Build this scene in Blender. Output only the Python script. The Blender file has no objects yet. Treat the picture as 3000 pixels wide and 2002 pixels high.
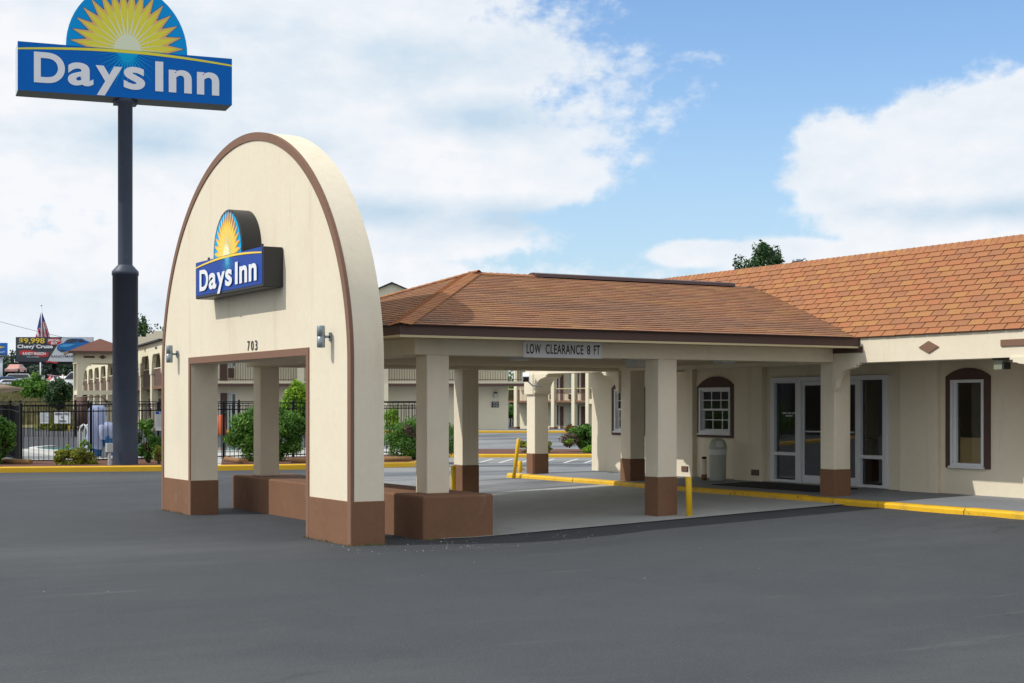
import bpy, math, random
import numpy as np
from mathutils import Vector, Matrix
random.seed(7); RNG = np.random.default_rng(11)
sc = bpy.context.scene; COL = sc.collection
# ------------------------------------------------------------------ camera
FL = 4500.0; ZC = 1.75; S, C_ = 0.5, 0.8660254
cd = bpy.data.cameras.new('camera'); cam = bpy.data.objects.new('camera', cd); COL.objects.link(cam)
cam.location = (0, 0, ZC); cam.rotation_euler = (math.pi/2, 0, math.radians(-30))
cd.sensor_width = 36; cd.lens = 54; cd.shift_y = 0.063; cd.clip_end = 6000; cd.clip_start = .1
sc.camera = cam
sc.view_settings.view_transform = 'Standard'; sc.view_settings.look = 'None'
sc.view_settings.exposure = 0.20
try: sc.cycles.diffuse_bounces = 8; sc.cycles.max_bounces = 14
except Exception: pass
sc.view_settings.exposure = 0.20; sc.view_settings.gamma = 1
try: sc.view_settings.use_curve_mapping = False
except Exception: pass
# ------------------------------------------------------------------ sun
SUN = Vector((-1, .33, 1.10)).normalized()
ld = bpy.data.lights.new('sun', 'SUN'); lo = bpy.data.objects.new('sun', ld); COL.objects.link(lo)
ld.energy = 2.65; ld.angle = math.radians(.5); ld.color = (1, .95, .87)
lo.rotation_euler = (-SUN).to_track_quat('-Z', 'Y').to_euler()
# ------------------------------------------------------------------ world: sky + clouds
w = bpy.data.worlds.new("World"); sc.world = w; w.use_nodes = True
nt = w.node_tree; nt.nodes.clear()
def N(t, **k):
    n = nt.nodes.new(t)
    for a, b in k.items(): setattr(n, a, b)
    return n
def LK(a, b): nt.links.new(a, b)
def MT(op, a, b=None, c=None, clamp=False):
    n = N('ShaderNodeMath', operation=op); n.use_clamp = clamp
    for i, v in enumerate((a, b, c)):
        if v is None: continue
        if isinstance(v, (int, float)): n.inputs[i].default_value = v
        else: LK(v, n.inputs[i])
    return n.outputs[0]
sky = N('ShaderNodeTexSky', sky_type='NISHITA'); sky.sun_disc = False
sky.sun_elevation = math.asin(SUN.z); sky.sun_rotation = math.atan2(SUN.x, SUN.y)
sky.air_density = 1.0; sky.dust_density = 1.2; sky.ozone_density = 1.0
tc = N('ShaderNodeTexCoord'); sep = N('ShaderNodeSeparateXYZ'); LK(tc.outputs['Generated'], sep.inputs[0])
az = MT('ARCTAN2', sep.outputs[0], sep.outputs[1]); el = MT('ARCSINE', sep.outputs[2])
comb = N('ShaderNodeCombineXYZ'); LK(az, comb.inputs[0]); LK(el, comb.inputs[1])
P = comb.outputs[0]
def noise(scale, detail, rough, off=(0,0,0), sc3=(1,1.7,1)):
    m = N('ShaderNodeMapping'); m.inputs['Location'].default_value = off; m.inputs['Scale'].default_value = sc3
    LK(P, m.inputs[0]); n = N('ShaderNodeTexNoise'); n.inputs['Scale'].default_value = scale
    n.inputs['Detail'].default_value = detail; n.inputs['Roughness'].default_value = rough
    LK(m.outputs[0], n.inputs['Vector']); return n.outputs[0]
def azel(px, py):
    t = (px-1500)/FL; v = (1190-py)/FL
    return math.radians(30)+math.atan(t), math.atan(v/math.sqrt(1+t*t))
def blobs(lst):
    acc = None
    for px, py, rx, ry, k in lst:
        a, e = azel(px, py); s1 = N('ShaderNodeVectorMath', operation='SUBTRACT'); LK(P, s1.inputs[0]); s1.inputs[1].default_value = (a, e, 0)
        s2 = N('ShaderNodeVectorMath', operation='MULTIPLY'); LK(s1.outputs[0], s2.inputs[0]); s2.inputs[1].default_value = (FL/rx, FL/ry, 0)
        ln = N('ShaderNodeVectorMath', operation='LENGTH'); LK(s2.outputs[0], ln.inputs[0])
        v = MT('MULTIPLY', MT('SUBTRACT', 1.0, ln.outputs['Value']), k)
        acc = v if acc is None else MT('SMOOTH_MAX', acc, v, .12)
    return acc
CL = [(500,200,1350,640,1.0),(900,480,800,330,1),(1500,530,330,110,1),(1150,180,760,230,.8),(250,900,600,230,.7),(1250,690,420,110,.7),
      (2720,590,370,230,.9),(2480,440,170,120,.7),(2700,400,190,130,.7),(2900,380,220,160,.75),(3080,400,320,240,.9),(2420,560,140,100,.6),(2480,560,150,80,1.0),(2350,760,260,70,1.0),(2030,745,150,45,.9),(2900,760,700,120,.8),(1300,800,700,50,.2)]
b = blobs(CL)
n1 = noise(9, 9, .58, (1.3, .2, 0)); n2 = noise(3.1, 3, .5, (4.1, 0, 0)); n3 = noise(30, 5, .6, (2, 5, 0))
clear = MT('MAXIMUM', blobs([(2020,330,1050,820,1.7),(3300,-300,900,700,1.2)]), 0.0)
gen = MT('SUBTRACT', MT('MULTIPLY', MT('SUBTRACT', noise(1.6, 6, .55, (7.7, 3, 0)), .28), 2.4), clear)     # clouds go on all round the sky
b2 = MT('SMOOTH_MAX', b, gen, .05)
n4 = noise(85, 4, .6, (9, 1, 0), (1, 1.2, 1))
dens = MT('ADD', MT('ADD', b2, MT('MULTIPLY', MT('SUBTRACT', n4, .5), .34)), MT('ADD', MT('MULTIPLY', MT('SUBTRACT', n1, .5), 1.0), MT('MULTIPLY', MT('SUBTRACT', n3, .5), .62)))
mr = N('ShaderNodeMapRange', interpolation_type='SMOOTHSTEP'); LK(dens, mr.inputs[0]); mr.inputs[1].default_value = -.07; mr.inputs[2].default_value = .26
haz = N('ShaderNodeMapRange', interpolation_type='SMOOTHSTEP'); LK(el, haz.inputs[0]); haz.inputs[1].default_value = -.03; haz.inputs[2].default_value = .26; haz.inputs[3].default_value = .72; haz.inputs[4].default_value = .0
GREY = blobs([(1420,345,270,90,1),(1500,640,420,80,1.1),(1150,620,500,60,.9),(1250,160,520,140,.6),(2950,620,500,60,.8),(400,420,600,80,.5),(700,90,300,60,.4)])
shade = MT('ADD', MT('MULTIPLY', MT('ADD', MT('MULTIPLY', MT('SUBTRACT', n2, .38), 1.5), MT('ADD', MT('SUBTRACT', n1, .5), MT('MULTIPLY', MT('SUBTRACT', n3, .5), .8))), 1.0), MT('MAXIMUM', MT('ADD', GREY, MT('MULTIPLY', MT('SUBTRACT', n1, .5), .8)), 0.0), clamp=True)
cc = N('ShaderNodeMix', data_type='RGBA'); LK(shade, cc.inputs['Factor']); cc.inputs['A'].default_value = (8.1, 8.25, 8.55, 1); cc.inputs['B'].default_value = (4.9, 6.2, 7.4, 1)
sk2 = N('ShaderNodeMix', data_type='RGBA', blend_type='MULTIPLY'); sk2.inputs['Factor'].default_value = 1; LK(sky.outputs[0], sk2.inputs['A']); sk2.inputs['B'].default_value = (1.12, 1.36, 1.60, 1)
hz = N('ShaderNodeMix', data_type='RGBA'); LK(haz.outputs[0], hz.inputs['Factor']); LK(sk2.outputs['Result'], hz.inputs['A']); hz.inputs['B'].default_value = (5.4, 6.9, 8.0, 1)
mx = N('ShaderNodeMix', data_type='RGBA'); LK(mr.outputs[0], mx.inputs['Factor']); LK(hz.outputs['Result'], mx.inputs['A']); LK(cc.outputs['Result'], mx.inputs['B'])
bg = N('ShaderNodeBackground'); bg.inputs[1].default_value = .1; LK(mx.outputs['Result'], bg.inputs[0])
wo = N('ShaderNodeOutputWorld'); LK(bg.outputs[0], wo.inputs[0])
# ------------------------------------------------------------------ helpers
def rr(t): return (S+C_*t)/(C_-S*t)
def at(px, d, z=0.0):
    t = (px-1500)/FL; return Vector((d*(S+C_*t), d*(C_-S*t), z))
def YX(px, X): return X/rr((px-1500)/FL)
def XY(px, Y): return Y*rr((px-1500)/FL)
def dX(px, X): return X/(S+C_*(px-1500)/FL)
def dY(px, Y): return Y/(C_-S*(px-1500)/FL)
def zd(py, d): return ZC+(1190-py)*d/FL
def lerp(a, b, t): return a+(b-a)*t
def sst(x, a, b):
    t = min(1, max(0, (x-a)/(b-a))); return t*t*(3-2*t)

class MB:
    def __init__(s): s.v = []; s.f = []; s.m = []; s.sm = []; s.mats = []
    def mi(s, m):
        if m not in s.mats: s.mats.append(m)
        return s.mats.index(m)
    def add(s, vs, fs, m, smooth=False, M=None):
        o = len(s.v)
        for v in vs: s.v.append(tuple(M @ Vector(v)) if M is not None else tuple(v))
        k = s.mi(m)
        for f in fs: s.f.append(tuple(i+o for i in f)); s.m.append(k); s.sm.append(smooth)
        return s
    def box(s, x0, x1, y0, y1, z0, z1, m, M=None):
        vs = [(x0,y0,z0),(x1,y0,z0),(x1,y1,z0),(x0,y1,z0),(x0,y0,z1),(x1,y0,z1),(x1,y1,z1),(x0,y1,z1)]
        return s.add(vs, [(0,3,2,1),(4,5,6,7),(0,1,5,4),(1,2,6,5),(2,3,7,6),(3,0,4,7)], m, M=M)
    def prism(s, pts, h0, h1, m, M=None, caps=True):      # pts in xy plane, extruded in z
        n = len(pts); vs = [(x, y, h0) for x, y in pts]+[(x, y, h1) for x, y in pts]
        fs = [(i, (i+1) % n, n+(i+1) % n, n+i) for i in range(n)]
        if caps: fs += [tuple(range(n))[::-1], tuple(range(n, 2*n))]
        return s.add(vs, fs, m, M=M)
    def tube(s, pts, rad, m, n=10, caps=True, smooth=True):
        pts = [Vector(p) for p in pts]; rs = rad if isinstance(rad, (list, tuple)) else [rad]*len(pts)
        vs = []; fs = []
        for i, p in enumerate(pts):
            d = (pts[min(i+1, len(pts)-1)]-pts[max(i-1, 0)])
            d = d.normalized() if d.length > 1e-9 else Vector((0,0,1))
            a = d.orthogonal().normalized() if abs(d.z) > .99 else d.cross(Vector((0,0,1))).normalized()
            if abs(d.z) > .99: a = Vector((1,0,0))
            b_ = d.cross(a)
            for k in range(n):
                q = 2*math.pi*k/n; vs.append(tuple(p+(a*math.cos(q)+b_*math.sin(q))*rs[i]))
        for i in range(len(pts)-1):
            for k in range(n): fs.append((i*n+k, i*n+(k+1) % n, (i+1)*n+(k+1) % n, (i+1)*n+k))
        s.add(vs, fs, m, smooth)
        if caps:
            o = len(s.v)-len(vs); km = s.mi(m)
            s.f.append(tuple(o+k for k in range(n))[::-1]); s.m.append(km); s.sm.append(False)
            s.f.append(tuple(o+(len(pts)-1)*n+k for k in range(n))); s.m.append(km); s.sm.append(False)
        return s
    def lathe(s, c, prof, m, n=20, M=None):
        vs = []; fs = []
        for r, z in prof:
            for k in range(n): q = 2*math.pi*k/n; vs.append((c[0]+r*math.cos(q), c[1]+r*math.sin(q), c[2]+z))
        for i in range(len(prof)-1):
            for k in range(n): fs.append((i*n+k, i*n+(k+1) % n, (i+1)*n+(k+1) % n, (i+1)*n+k))
        return s.add(vs, fs, m, True, M)
    def mesh(s, name, off=(0,0,0)):
        me = bpy.data.meshes.new(name)
        me.from_pydata([(a-off[0], b_-off[1], c-off[2]) for a, b_, c in s.v], [], s.f)
        for m in s.mats: me.materials.append(m)
        me.polygons.foreach_set('material_index', s.m); me.polygons.foreach_set('use_smooth', s.sm); me.update()
        return me
    def build(s, name, parent=None, local=False, bevel=0, **tags):
        base = (0, 0, 0)
        if parent is not None and not local:
            q = parent
            b0 = Vector((0, 0, 0))
            while q is not None: b0 += q.location; q = q.parent
            base = b0
        me = s.mesh(name, base); o = bpy.data.objects.new(name, me); COL.objects.link(o); o.parent = parent
        if bevel:
            bm = o.modifiers.new('bevel', 'BEVEL'); bm.width = bevel; bm.segments = 2; bm.limit_method = 'ANGLE'; bm.angle_limit = math.radians(40)
        for k, v in tags.items(): o[k] = v
        return o
def thing(name, label, cat, loc=(0,0,0), rz=0, group=None):
    o = bpy.data.objects.new(name, None); COL.objects.link(o); o.location = loc; o.rotation_euler = (0, 0, rz); o.empty_display_size = .2
    o['label'] = label; o['category'] = cat
    if group: o['group'] = group
    return o
def tag(o, label, cat, group=None):
    o['label'] = label; o['category'] = cat
    if group: o['group'] = group
    return o
def kids(o): return [c for c in bpy.data.objects if c.parent == o]
def copy_tree(o, loc=None, rz=None, label=None, parent=None):
    ch = kids(o); c = o.copy(); COL.objects.link(c); c.parent = parent
    if loc is not None: c.location = loc
    if rz is not None: c.rotation_euler = (0, 0, rz)
    if label: c['label'] = label
    for k in ch: copy_tree(k, parent=c)
    return c
# ------------------------------------------------------------------ materials
def mat(name, col, rough=.8, metal=0, var=0, vscale=3, bump=0, bscale=60, col2=None, attr=None, rnd=False, pal=None, spec=None, emit=None, speck=0, coat=0, trans=None, alt=None, crack=False):
    m = bpy.data.materials.new(name); m.use_nodes = True; t = m.node_tree; n = t.nodes; L = t.links
    p = n['Principled BSDF']; p.inputs['Base Color'].default_value = (*col, 1); p.inputs['Roughness'].default_value = rough; p.inputs['Metallic'].default_value = metal
    if spec is not None: p.inputs['Specular IOR Level'].default_value = spec
    if coat: p.inputs['Coat Weight'].default_value = coat
    out = None
    co = n.new('ShaderNodeTexCoord').outputs['Object']
    if rnd or attr:
        if rnd: src = n.new('ShaderNodeObjectInfo').outputs['Random']
        else: a = n.new('ShaderNodeAttribute'); a.attribute_name = attr; src = a.outputs['Fac']
        r = n.new('ShaderNodeValToRGB'); r.color_ramp.interpolation = 'CONSTANT' if rnd or pal and len(pal) > 3 else 'LINEAR'; e = r.color_ramp.elements
        while len(e) < len(pal): e.new(.5)
        for i, c in enumerate(pal): e[i].position = i/len(pal) if r.color_ramp.interpolation == 'CONSTANT' else i/(len(pal)-1); e[i].color = (*c, 1)
        L.new(src, r.inputs[0]); out = r.outputs[0]
    def mixc(fac, a, bcol, mode='MIX'):
        x = n.new('ShaderNodeMix'); x.data_type = 'RGBA'; x.blend_type = mode
        if isinstance(fac, float): x.inputs['Factor'].default_value = fac
        else: L.new(fac, x.inputs['Factor'])
        if a is None: x.inputs['A'].default_value = (*col, 1)
        else: L.new(a, x.inputs['A'])
        if isinstance(bcol, tuple): x.inputs['B'].default_value = (*bcol, 1)
        else: L.new(bcol, x.inputs['B'])
        return x.outputs['Result']
    def noi(scale, det=5, ro=.6, st=None):
        k = n.new('ShaderNodeTexNoise'); k.inputs['Scale'].default_value = scale; k.inputs['Detail'].default_value = det; k.inputs['Roughness'].default_value = ro
        if st: mp = n.new('ShaderNodeMapping'); mp.inputs['Scale'].default_value = st; L.new(co, mp.inputs[0]); L.new(mp.outputs[0], k.inputs['Vector'])
        else: L.new(co, k.inputs['Vector'])
        return k.outputs[0]
    def rng(src, a, b_, lo=0, hi=1):
        k = n.new('ShaderNodeMapRange'); L.new(src, k.inputs[0]); k.inputs[1].default_value = a; k.inputs[2].default_value = b_; k.inputs[3].default_value = lo; k.inputs[4].default_value = hi; return k.outputs[0]
    if var:
        c2 = col2 or tuple(c*.6 for c in col)
        f = rng(noi(vscale), .42, .72, 0, var); out = mixc(f, out, c2)
        f = rng(noi(vscale*7, 4), .35, .75, 0, var*.6); out = mixc(f, out, tuple(c*.75 for c in c2))
    if alt:  # (colour, scale, lo, hi, stretch) stains with their own shape
        for c3, s3, a3, b3, st3 in alt: out = mixc(rng(noi(s3, 6, .65, st3), a3, b3), out, c3)
    if crack:
        dn = n.new('ShaderNodeTexNoise'); dn.inputs['Scale'].default_value = 1.1; dn.inputs['Detail'].default_value = 6; L.new(co, dn.inputs['Vector'])
        av = n.new('ShaderNodeVectorMath'); av.operation = 'MULTIPLY_ADD'; L.new(dn.outputs['Color'], av.inputs[0]); av.inputs[1].default_value = (1.6, 1.6, 0); L.new(co, av.inputs[2])
        vo = n.new('ShaderNodeTexVoronoi'); vo.feature = 'DISTANCE_TO_EDGE'; vo.inputs['Scale'].default_value = .22; L.new(av.outputs[0], vo.inputs['Vector'])
        cf = rng(vo.outputs['Distance'], .0015, .006, 1, 0); pm = rng(noi(.35, 3), .52, .66)
        mm = n.new('ShaderNodeMath'); mm.operation = 'MULTIPLY'; L.new(cf, mm.inputs[0]); L.new(pm, mm.inputs[1]); m2 = n.new('ShaderNodeMath'); m2.operation = 'MULTIPLY'; L.new(mm.outputs[0], m2.inputs[0]); m2.inputs[1].default_value = .45
        out = mixc(m2.outputs[0], out, (.018,.020,.022))
    if speck:
        f = rng(noi(60 if crack else 220, 3, .6), .55, .75, 0, speck); out = mixc(f, out, tuple(min(1, c*2.6+.02) for c in col))
        f = rng(noi(45 if crack else 150, 3, .6), .58, .75, 0, speck); out = mixc(f, out, tuple(c*.3 for c in col))
    if out is not None: L.new(out, p.inputs['Base Color'])
    if bump:
        bn = n.new('ShaderNodeBump'); bn.inputs['Strength'].default_value = bump; bn.inputs['Distance'].default_value = .01
        L.new(noi(bscale, 5, .6), bn.inputs['Height']); L.new(bn.outputs[0], p.inputs['Normal'])
    if emit: p.inputs['Emission Color'].default_value = (*emit[:3], 1); p.inputs['Emission Strength'].default_value = emit[3]
    if trans:
        tr = n.new('ShaderNodeBsdfTranslucent'); ms = n.new('ShaderNodeMixShader'); ms.inputs[0].default_value = trans
        if out is not None: L.new(out, tr.inputs[0])
        else: tr.inputs[0].default_value = (*col, 1)
        L.new(p.outputs[0], ms.inputs[1]); L.new(tr.outputs[0], ms.inputs[2]); L.new(ms.outputs[0], n['Material Output'].inputs[0])
    return m
def glass(name, tint=(.55,.6,.6), gloss=.12):
    m = bpy.data.materials.new(name); m.use_nodes = True; t = m.node_tree; n = t.nodes; n.clear(); L = t.links
    o = n.new('ShaderNodeOutputMaterial'); a = n.new('ShaderNodeBsdfTransparent'); a.inputs[0].default_value = (*tint, 1)
    g = n.new('ShaderNodeBsdfGlossy'); g.inputs['Roughness'].default_value = .015; g.inputs[0].default_value = (.9,.95,1,1)
    fr = n.new('ShaderNodeFresnel'); fr.inputs[0].default_value = 1.5
    ad = n.new('ShaderNodeMath'); ad.operation = 'ADD'; ad.inputs[1].default_value = gloss; L.new(fr.outputs[0], ad.inputs[0]); ad.use_clamp = True
    x = n.new('ShaderNodeMixShader'); L.new(ad.outputs[0], x.inputs[0]); L.new(a.outputs[0], x.inputs[1]); L.new(g.outputs[0], x.inputs[2]); L.new(x.outputs[0], o.inputs[0])
    return m
CREAM = mat('cream_stucco', (.80,.725,.57), .88, var=.25, vscale=1.3, col2=(.74,.65,.46), bump=.4, bscale=60, alt=[((.66,.57,.40), 1.1, .56, .80, (2.2,2.2,.18)), ((.70,.64,.50), .5, .55, .8, (1,1,1)), ((.50,.42,.30), 9, .72, .80, (1,1,.35))])
CREAM2 = mat('cream_wall_far', (.79,.73,.55), .9, var=.2, vscale=.5, col2=(.70,.63,.46))
BROWN = mat('brown_stucco', (.225,.118,.068), .88, var=.4, vscale=2, col2=(.165,.09,.06), bump=.5, bscale=60, alt=[((.27,.19,.14), 3.5, .62, .78, (1,1,.5)), ((.33,.27,.22), 14, .70, .78, (1,1,1))], spec=.25)
TRIMB = mat('brown_trim', (.225,.122,.078), .85, var=.25, vscale=3, col2=(.15,.09,.07), bump=.3, bscale=50)
DBROWN = mat('dark_brown_paint', (.085,.046,.036), .7, var=.2, vscale=4, bump=.1)
FBROWN = mat('far_brown', (.12,.07,.055), .8)
SOFF = mat('soffit_paint', (.56,.47,.28), .9, var=.2, vscale=1, bump=.2)
SHP = [(.355,.155,.068),(.335,.145,.065),(.375,.180,.066),(.345,.152,.066),(.362,.146,.064),(.310,.138,.068),(.362,.165,.068)]
SHING_R = mat('shingle_single', (.4,.15,.07), .95, rnd=True, pal=SHP, bump=.5, bscale=220, speck=.35)
SHING_A = mat('shingle_course', (.4,.15,.07), .95, attr='tone', pal=[(r*.88, g_*.95, b_*1.05) for r, g_, b_ in SHP], bump=.5, bscale=220, speck=.3, alt=[((.16,.095,.065), 1.1, .50, .72, (.30,1.0,1)), ((.19,.105,.07), .5, .5, .7, (.5,1.6,1)), ((.07,.05,.04), 2.6, .68, .76, (.35,1.2,1))])
UNDER = mat('roof_felt', (.035,.02,.017), .95)  # dark felt; strips left bare between courses stand in for butt shadow lines
METALB = mat('brown_sheet_metal', (.075,.032,.028), .45, var=.2)
ASPH = mat('asphalt', (.050,.056,.063), .80, var=.55, vscale=.16, col2=(.034,.040,.049), bump=1.0, bscale=38, speck=.5,
           alt=[((.088,.094,.098), .12, .50, .72, (.5,1.2,1)), ((.034,.039,.047), .55, .56, .76, (.4,1.5,1)), ((.105,.108,.108), 1.7, .62, .80, (.22,2.4,1)), ((.024,.026,.029), .9, .70, .74, (1,1,1)), ((.036,.040,.046), 3.1, .66, .76, (1.6,.4,1))], spec=.35, crack=True)
ASPH2 = mat('old_grey_asphalt', (.26,.265,.265), .85, var=.5, vscale=.4, col2=(.17,.18,.19), bump=.8, bscale=38, speck=.3, alt=[((.10,.115,.135), .22, .48, .60, (.3,1.4,1)), ((.07,.075,.085), .6, .62, .74, (.3,2,1))], spec=.3, crack=True)
SLAB = mat('concrete_slab', (.42,.43,.42), .85, var=.4, vscale=.7, col2=(.26,.27,.27), bump=.2, bscale=60, alt=[((.2,.2,.2), 1.8, .62, .75, (1,.4,1))])
WALKM = mat('walkway_paint', (.22,.24,.265), .7, var=.35, vscale=1.1, col2=(.15,.16,.18), bump=.15, bscale=60)
YEL = mat('yellow_kerb_paint', (.80,.47,.012), .6, var=.3, vscale=4, col2=(.66,.36,.012), bump=.5, bscale=14, alt=[((.10,.08,.04), 5.5, .63, .70, (1,1,1.4)), ((.42,.29,.03), 1.5, .52, .72, (1,1,1)), ((.22,.21,.19), 11, .68, .72, (1,1,.6))])
YELF = mat('yellow_kerb_far', (.80,.47,.012), .6, var=.3, vscale=2, col2=(.62,.36,.03))
YELB = mat('yellow_bollard_paint', (.82,.50,.01), .4, var=.15, vscale=6, col2=(.6,.35,.01))
MULCH = mat('red_mulch', (.15,.055,.03), .95, var=.7, vscale=6, col2=(.07,.03,.02), bump=1, bscale=30, speck=.3)
DECK = mat('pool_deck_concrete', (.50,.50,.47), .85, var=.2, vscale=.6)
WATER = mat('pool_water', (.09,.42,.45), .08, var=.3, vscale=.5, col2=(.16,.55,.50), bump=.3, bscale=2)
COPE = mat('pool_coping', (.56,.57,.55), .6)
FENCE = mat('black_fence_paint', (.008,.009,.012), .6, spec=.2)
WHITE = mat('white_frame_paint', (.72,.74,.76), .5, var=.1, vscale=5)
ALU = mat('aluminium_frame', (.72,.75,.78), .4)
GLASS = glass('window_glass', (.70,.74,.72), .03)
GLASSF = mat('far_window_glass', (.03,.035,.04), .08, spec=.8)
CURT = mat('curtain_fabric', (.60,.70,.62), .9, var=.3, vscale=3)
DARKIN = mat('dark_interior', (.10,.095,.085), .9)
TANIN = mat('tan_board', (.42,.28,.13), .8, var=.2)
POLE = mat('navy_pole_paint', (.045,.062,.098), .5, var=.4, vscale=1.5, col2=(.030,.038,.058), alt=[((.08,.12,.24), 2.2, .64, .72, (1,1,.4)), ((.20,.26,.38), 6, .74, .78, (1,1,.6))])
SIGNW = mat('sign_cabinet_white', (.55,.62,.68), .5)
SIGNG = mat('sign_cabinet_underside', (.13,.14,.14), .6, var=.5, vscale=2)
SIGNK = mat('sign_cabinet_black', (.02,.022,.026), .45, var=.3, vscale=6, alt=[((.25,.2,.14), 7, .74, .78, (1,1,1))])
BLUE = mat('sign_blue', (.0,.145,.56), .6, spec=.15, var=.2, vscale=.6, col2=(.0,.115,.46)); BLUE2 = mat('sign_blue_deep', (.0,.05,.34), .4, spec=.2)
SKYB = mat('sign_sky_blue', (.0,.34,.80), .6, spec=.15); NAVY = mat('sign_navy_outline', (.004,.08,.32), .4)
RAYB = mat('sign_ray_blue', (.0,.42,.82), .6, spec=.15); RAYB2 = mat('sign_ray_blue_light', (.02,.40,.72), .35)
YELS = mat('sign_yellow', (.84,.76,.04), .4); ORG = mat('sign_orange', (.82,.52,.14), .4); PALE = mat('sign_pale_yellow', (.80,.86,.62), .4)
YELS2 = mat('sign_yellow_bright', (.95,.66,.02), .35); ORG2 = mat('sign_orange_bright', (.90,.42,.03), .35); PALE2 = mat('sign_pale_bright', (.95,.88,.45), .35)
LETW = mat('letter_white', (.84,.86,.90), .4); LETW2 = mat('letter_white_bright', (.82,.84,.86), .35); BLK = mat('letter_black', (.02,.02,.022), .5)
SIGNB = mat('white_sign_board', (.84,.86,.88), .5, var=.1)
GREYM = mat('grey_metal_lamp', (.26,.31,.35), .35, metal=.5); GREYP = mat('grey_plastic', (.45,.46,.46), .5)
CAN = mat('trash_can_plastic', (.40,.43,.37), .5, var=.1, vscale=6); CANL = mat('trash_can_liner', (.62,.63,.60), .4)
RUB = mat('black_rubber', (.012,.012,.013), .9, bump=.5, bscale=120)
DIFF = mat('light_diffuser', (.55,.56,.54), .3)
WOODM = mat('bark', (.10,.065,.04), .95, var=.4, vscale=5, bump=.6, bscale=20)
LOGM = mat('landscape_timber', (.28,.15,.06), .9, var=.4, vscale=3)
REDM = mat('red_print', (.50,.03,.03), .5); YPR = mat('yellow_print', (.75,.55,.05), .5); CHAR = mat('charcoal_print', (.035,.045,.06), .5); PGREY = mat('pale_print', (.55,.58,.62), .5)
CBLUE = mat('blue_print', (.0,.13,.42), .4); CLB = mat('light_blue_print', (.05,.32,.65), .4)
GRASSM = mat('dry_grass', (.22,.20,.09), .95, var=.6, vscale=.25, col2=(.10,.14,.04))
TARP = mat('pale_blue_tarp', (.36,.42,.62), .6, trans=.15); TARPB = mat('blue_tarp_lining', (.01,.12,.32), .5)
UMB = mat('tan_umbrella_canvas', (.28,.21,.14), .85)
PAINTW = mat('white_line_paint', (.55,.56,.56), .7)
GREYR = mat('far_dark_roof', (.05,.05,.055), .9); RBROWN = mat('pavilion_roof', (.16,.065,.045), .95, var=.3, vscale=3, bump=.5, bscale=12)
def leafmat(n, a, b_, c): return mat(n, a, .55, attr='tone', pal=[a, b_, c], trans=.25, spec=.3)
L_GREEN = leafmat('leaf_green', (.035,.10,.016), (.08,.20,.025), (.18,.36,.04))
L_LIME = leafmat('leaf_lime', (.08,.18,.012), (.18,.34,.02), (.32,.50,.03))
L_GOLD = leafmat('leaf_olive_gold', (.09,.11,.012), (.22,.25,.02), (.42,.42,.03))
L_DARK = leafmat('leaf_dark', (.02,.05,.018), (.04,.095,.03), (.08,.16,.04))
L_FAR = leafmat('leaf_far', (.022,.048,.034), (.038,.075,.045), (.06,.11,.05))
L_DEAD = leafmat('leaf_dead', (.10,.075,.05), (.18,.14,.10), (.25,.18,.11))
L_RUST = leafmat('leaf_rust', (.10,.06,.02), (.20,.12,.03), (.16,.18,.03))
L_GRASS = leafmat('leaf_dry_grass', (.13,.14,.05), (.24,.22,.10), (.34,.29,.15))
# ------------------------------------------------------------------ text
def text_mesh(s, w_, h_, m, bold=0.0, ext=.004, shear=0.0, space=1.0, both=False):
    """flat lettering in local x (right) / z (up), facing -y; scaled to w_ wide, h_ tall"""
    cu = bpy.data.curves.new('t', 'FONT'); cu.body = s; cu.size = 1; cu.offset = bold; cu.extrude = .02; cu.shear = shear; cu.space_character = space; cu.resolution_u = 7
    to = bpy.data.objects.new('t', cu); COL.objects.link(to); dg = bpy.context.evaluated_depsgraph_get()
    me = bpy.data.meshes.new_from_object(to.evaluated_get(dg)); bpy.data.objects.remove(to); bpy.data.curves.remove(cu)
    co = np.empty(len(me.vertices)*3); me.vertices.foreach_get('co', co); co = co.reshape(-1, 3)
    mn, mxx = co.min(0), co.max(0); q = (co-mn)/np.maximum(mxx-mn, 1e-9)
    out = np.stack([q[:,0]*w_, -q[:,2]*ext, q[:,1]*h_], 1)
    fs = [tuple(p.vertices) for p in me.polygons]; bpy.data.meshes.remove(me)
    return out.tolist(), fs
def text(name, parent, s, x, z, w_, h_, m, y=-.006, **k):
    vs, fs = text_mesh(s, w_, h_, m, **k); b_ = MB(); b_.add([(vx+x, vy+y, vz+z) for vx, vy, vz in vs], fs, m)
    return b_.build(name, parent, local=True)
def flat(pts, y, m, mb): # polygon in xz facing -y
    return mb.add([(x, y, z) for x, z in pts], [tuple(range(len(pts)))], m)
def fan(c, pts, y, m, mb):
    n = len(pts); return mb.add([(c[0], y, c[1])]+[(x, y, z) for x, z in pts], [(0, i+1, i+2) for i in range(n-1)], m)
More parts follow.
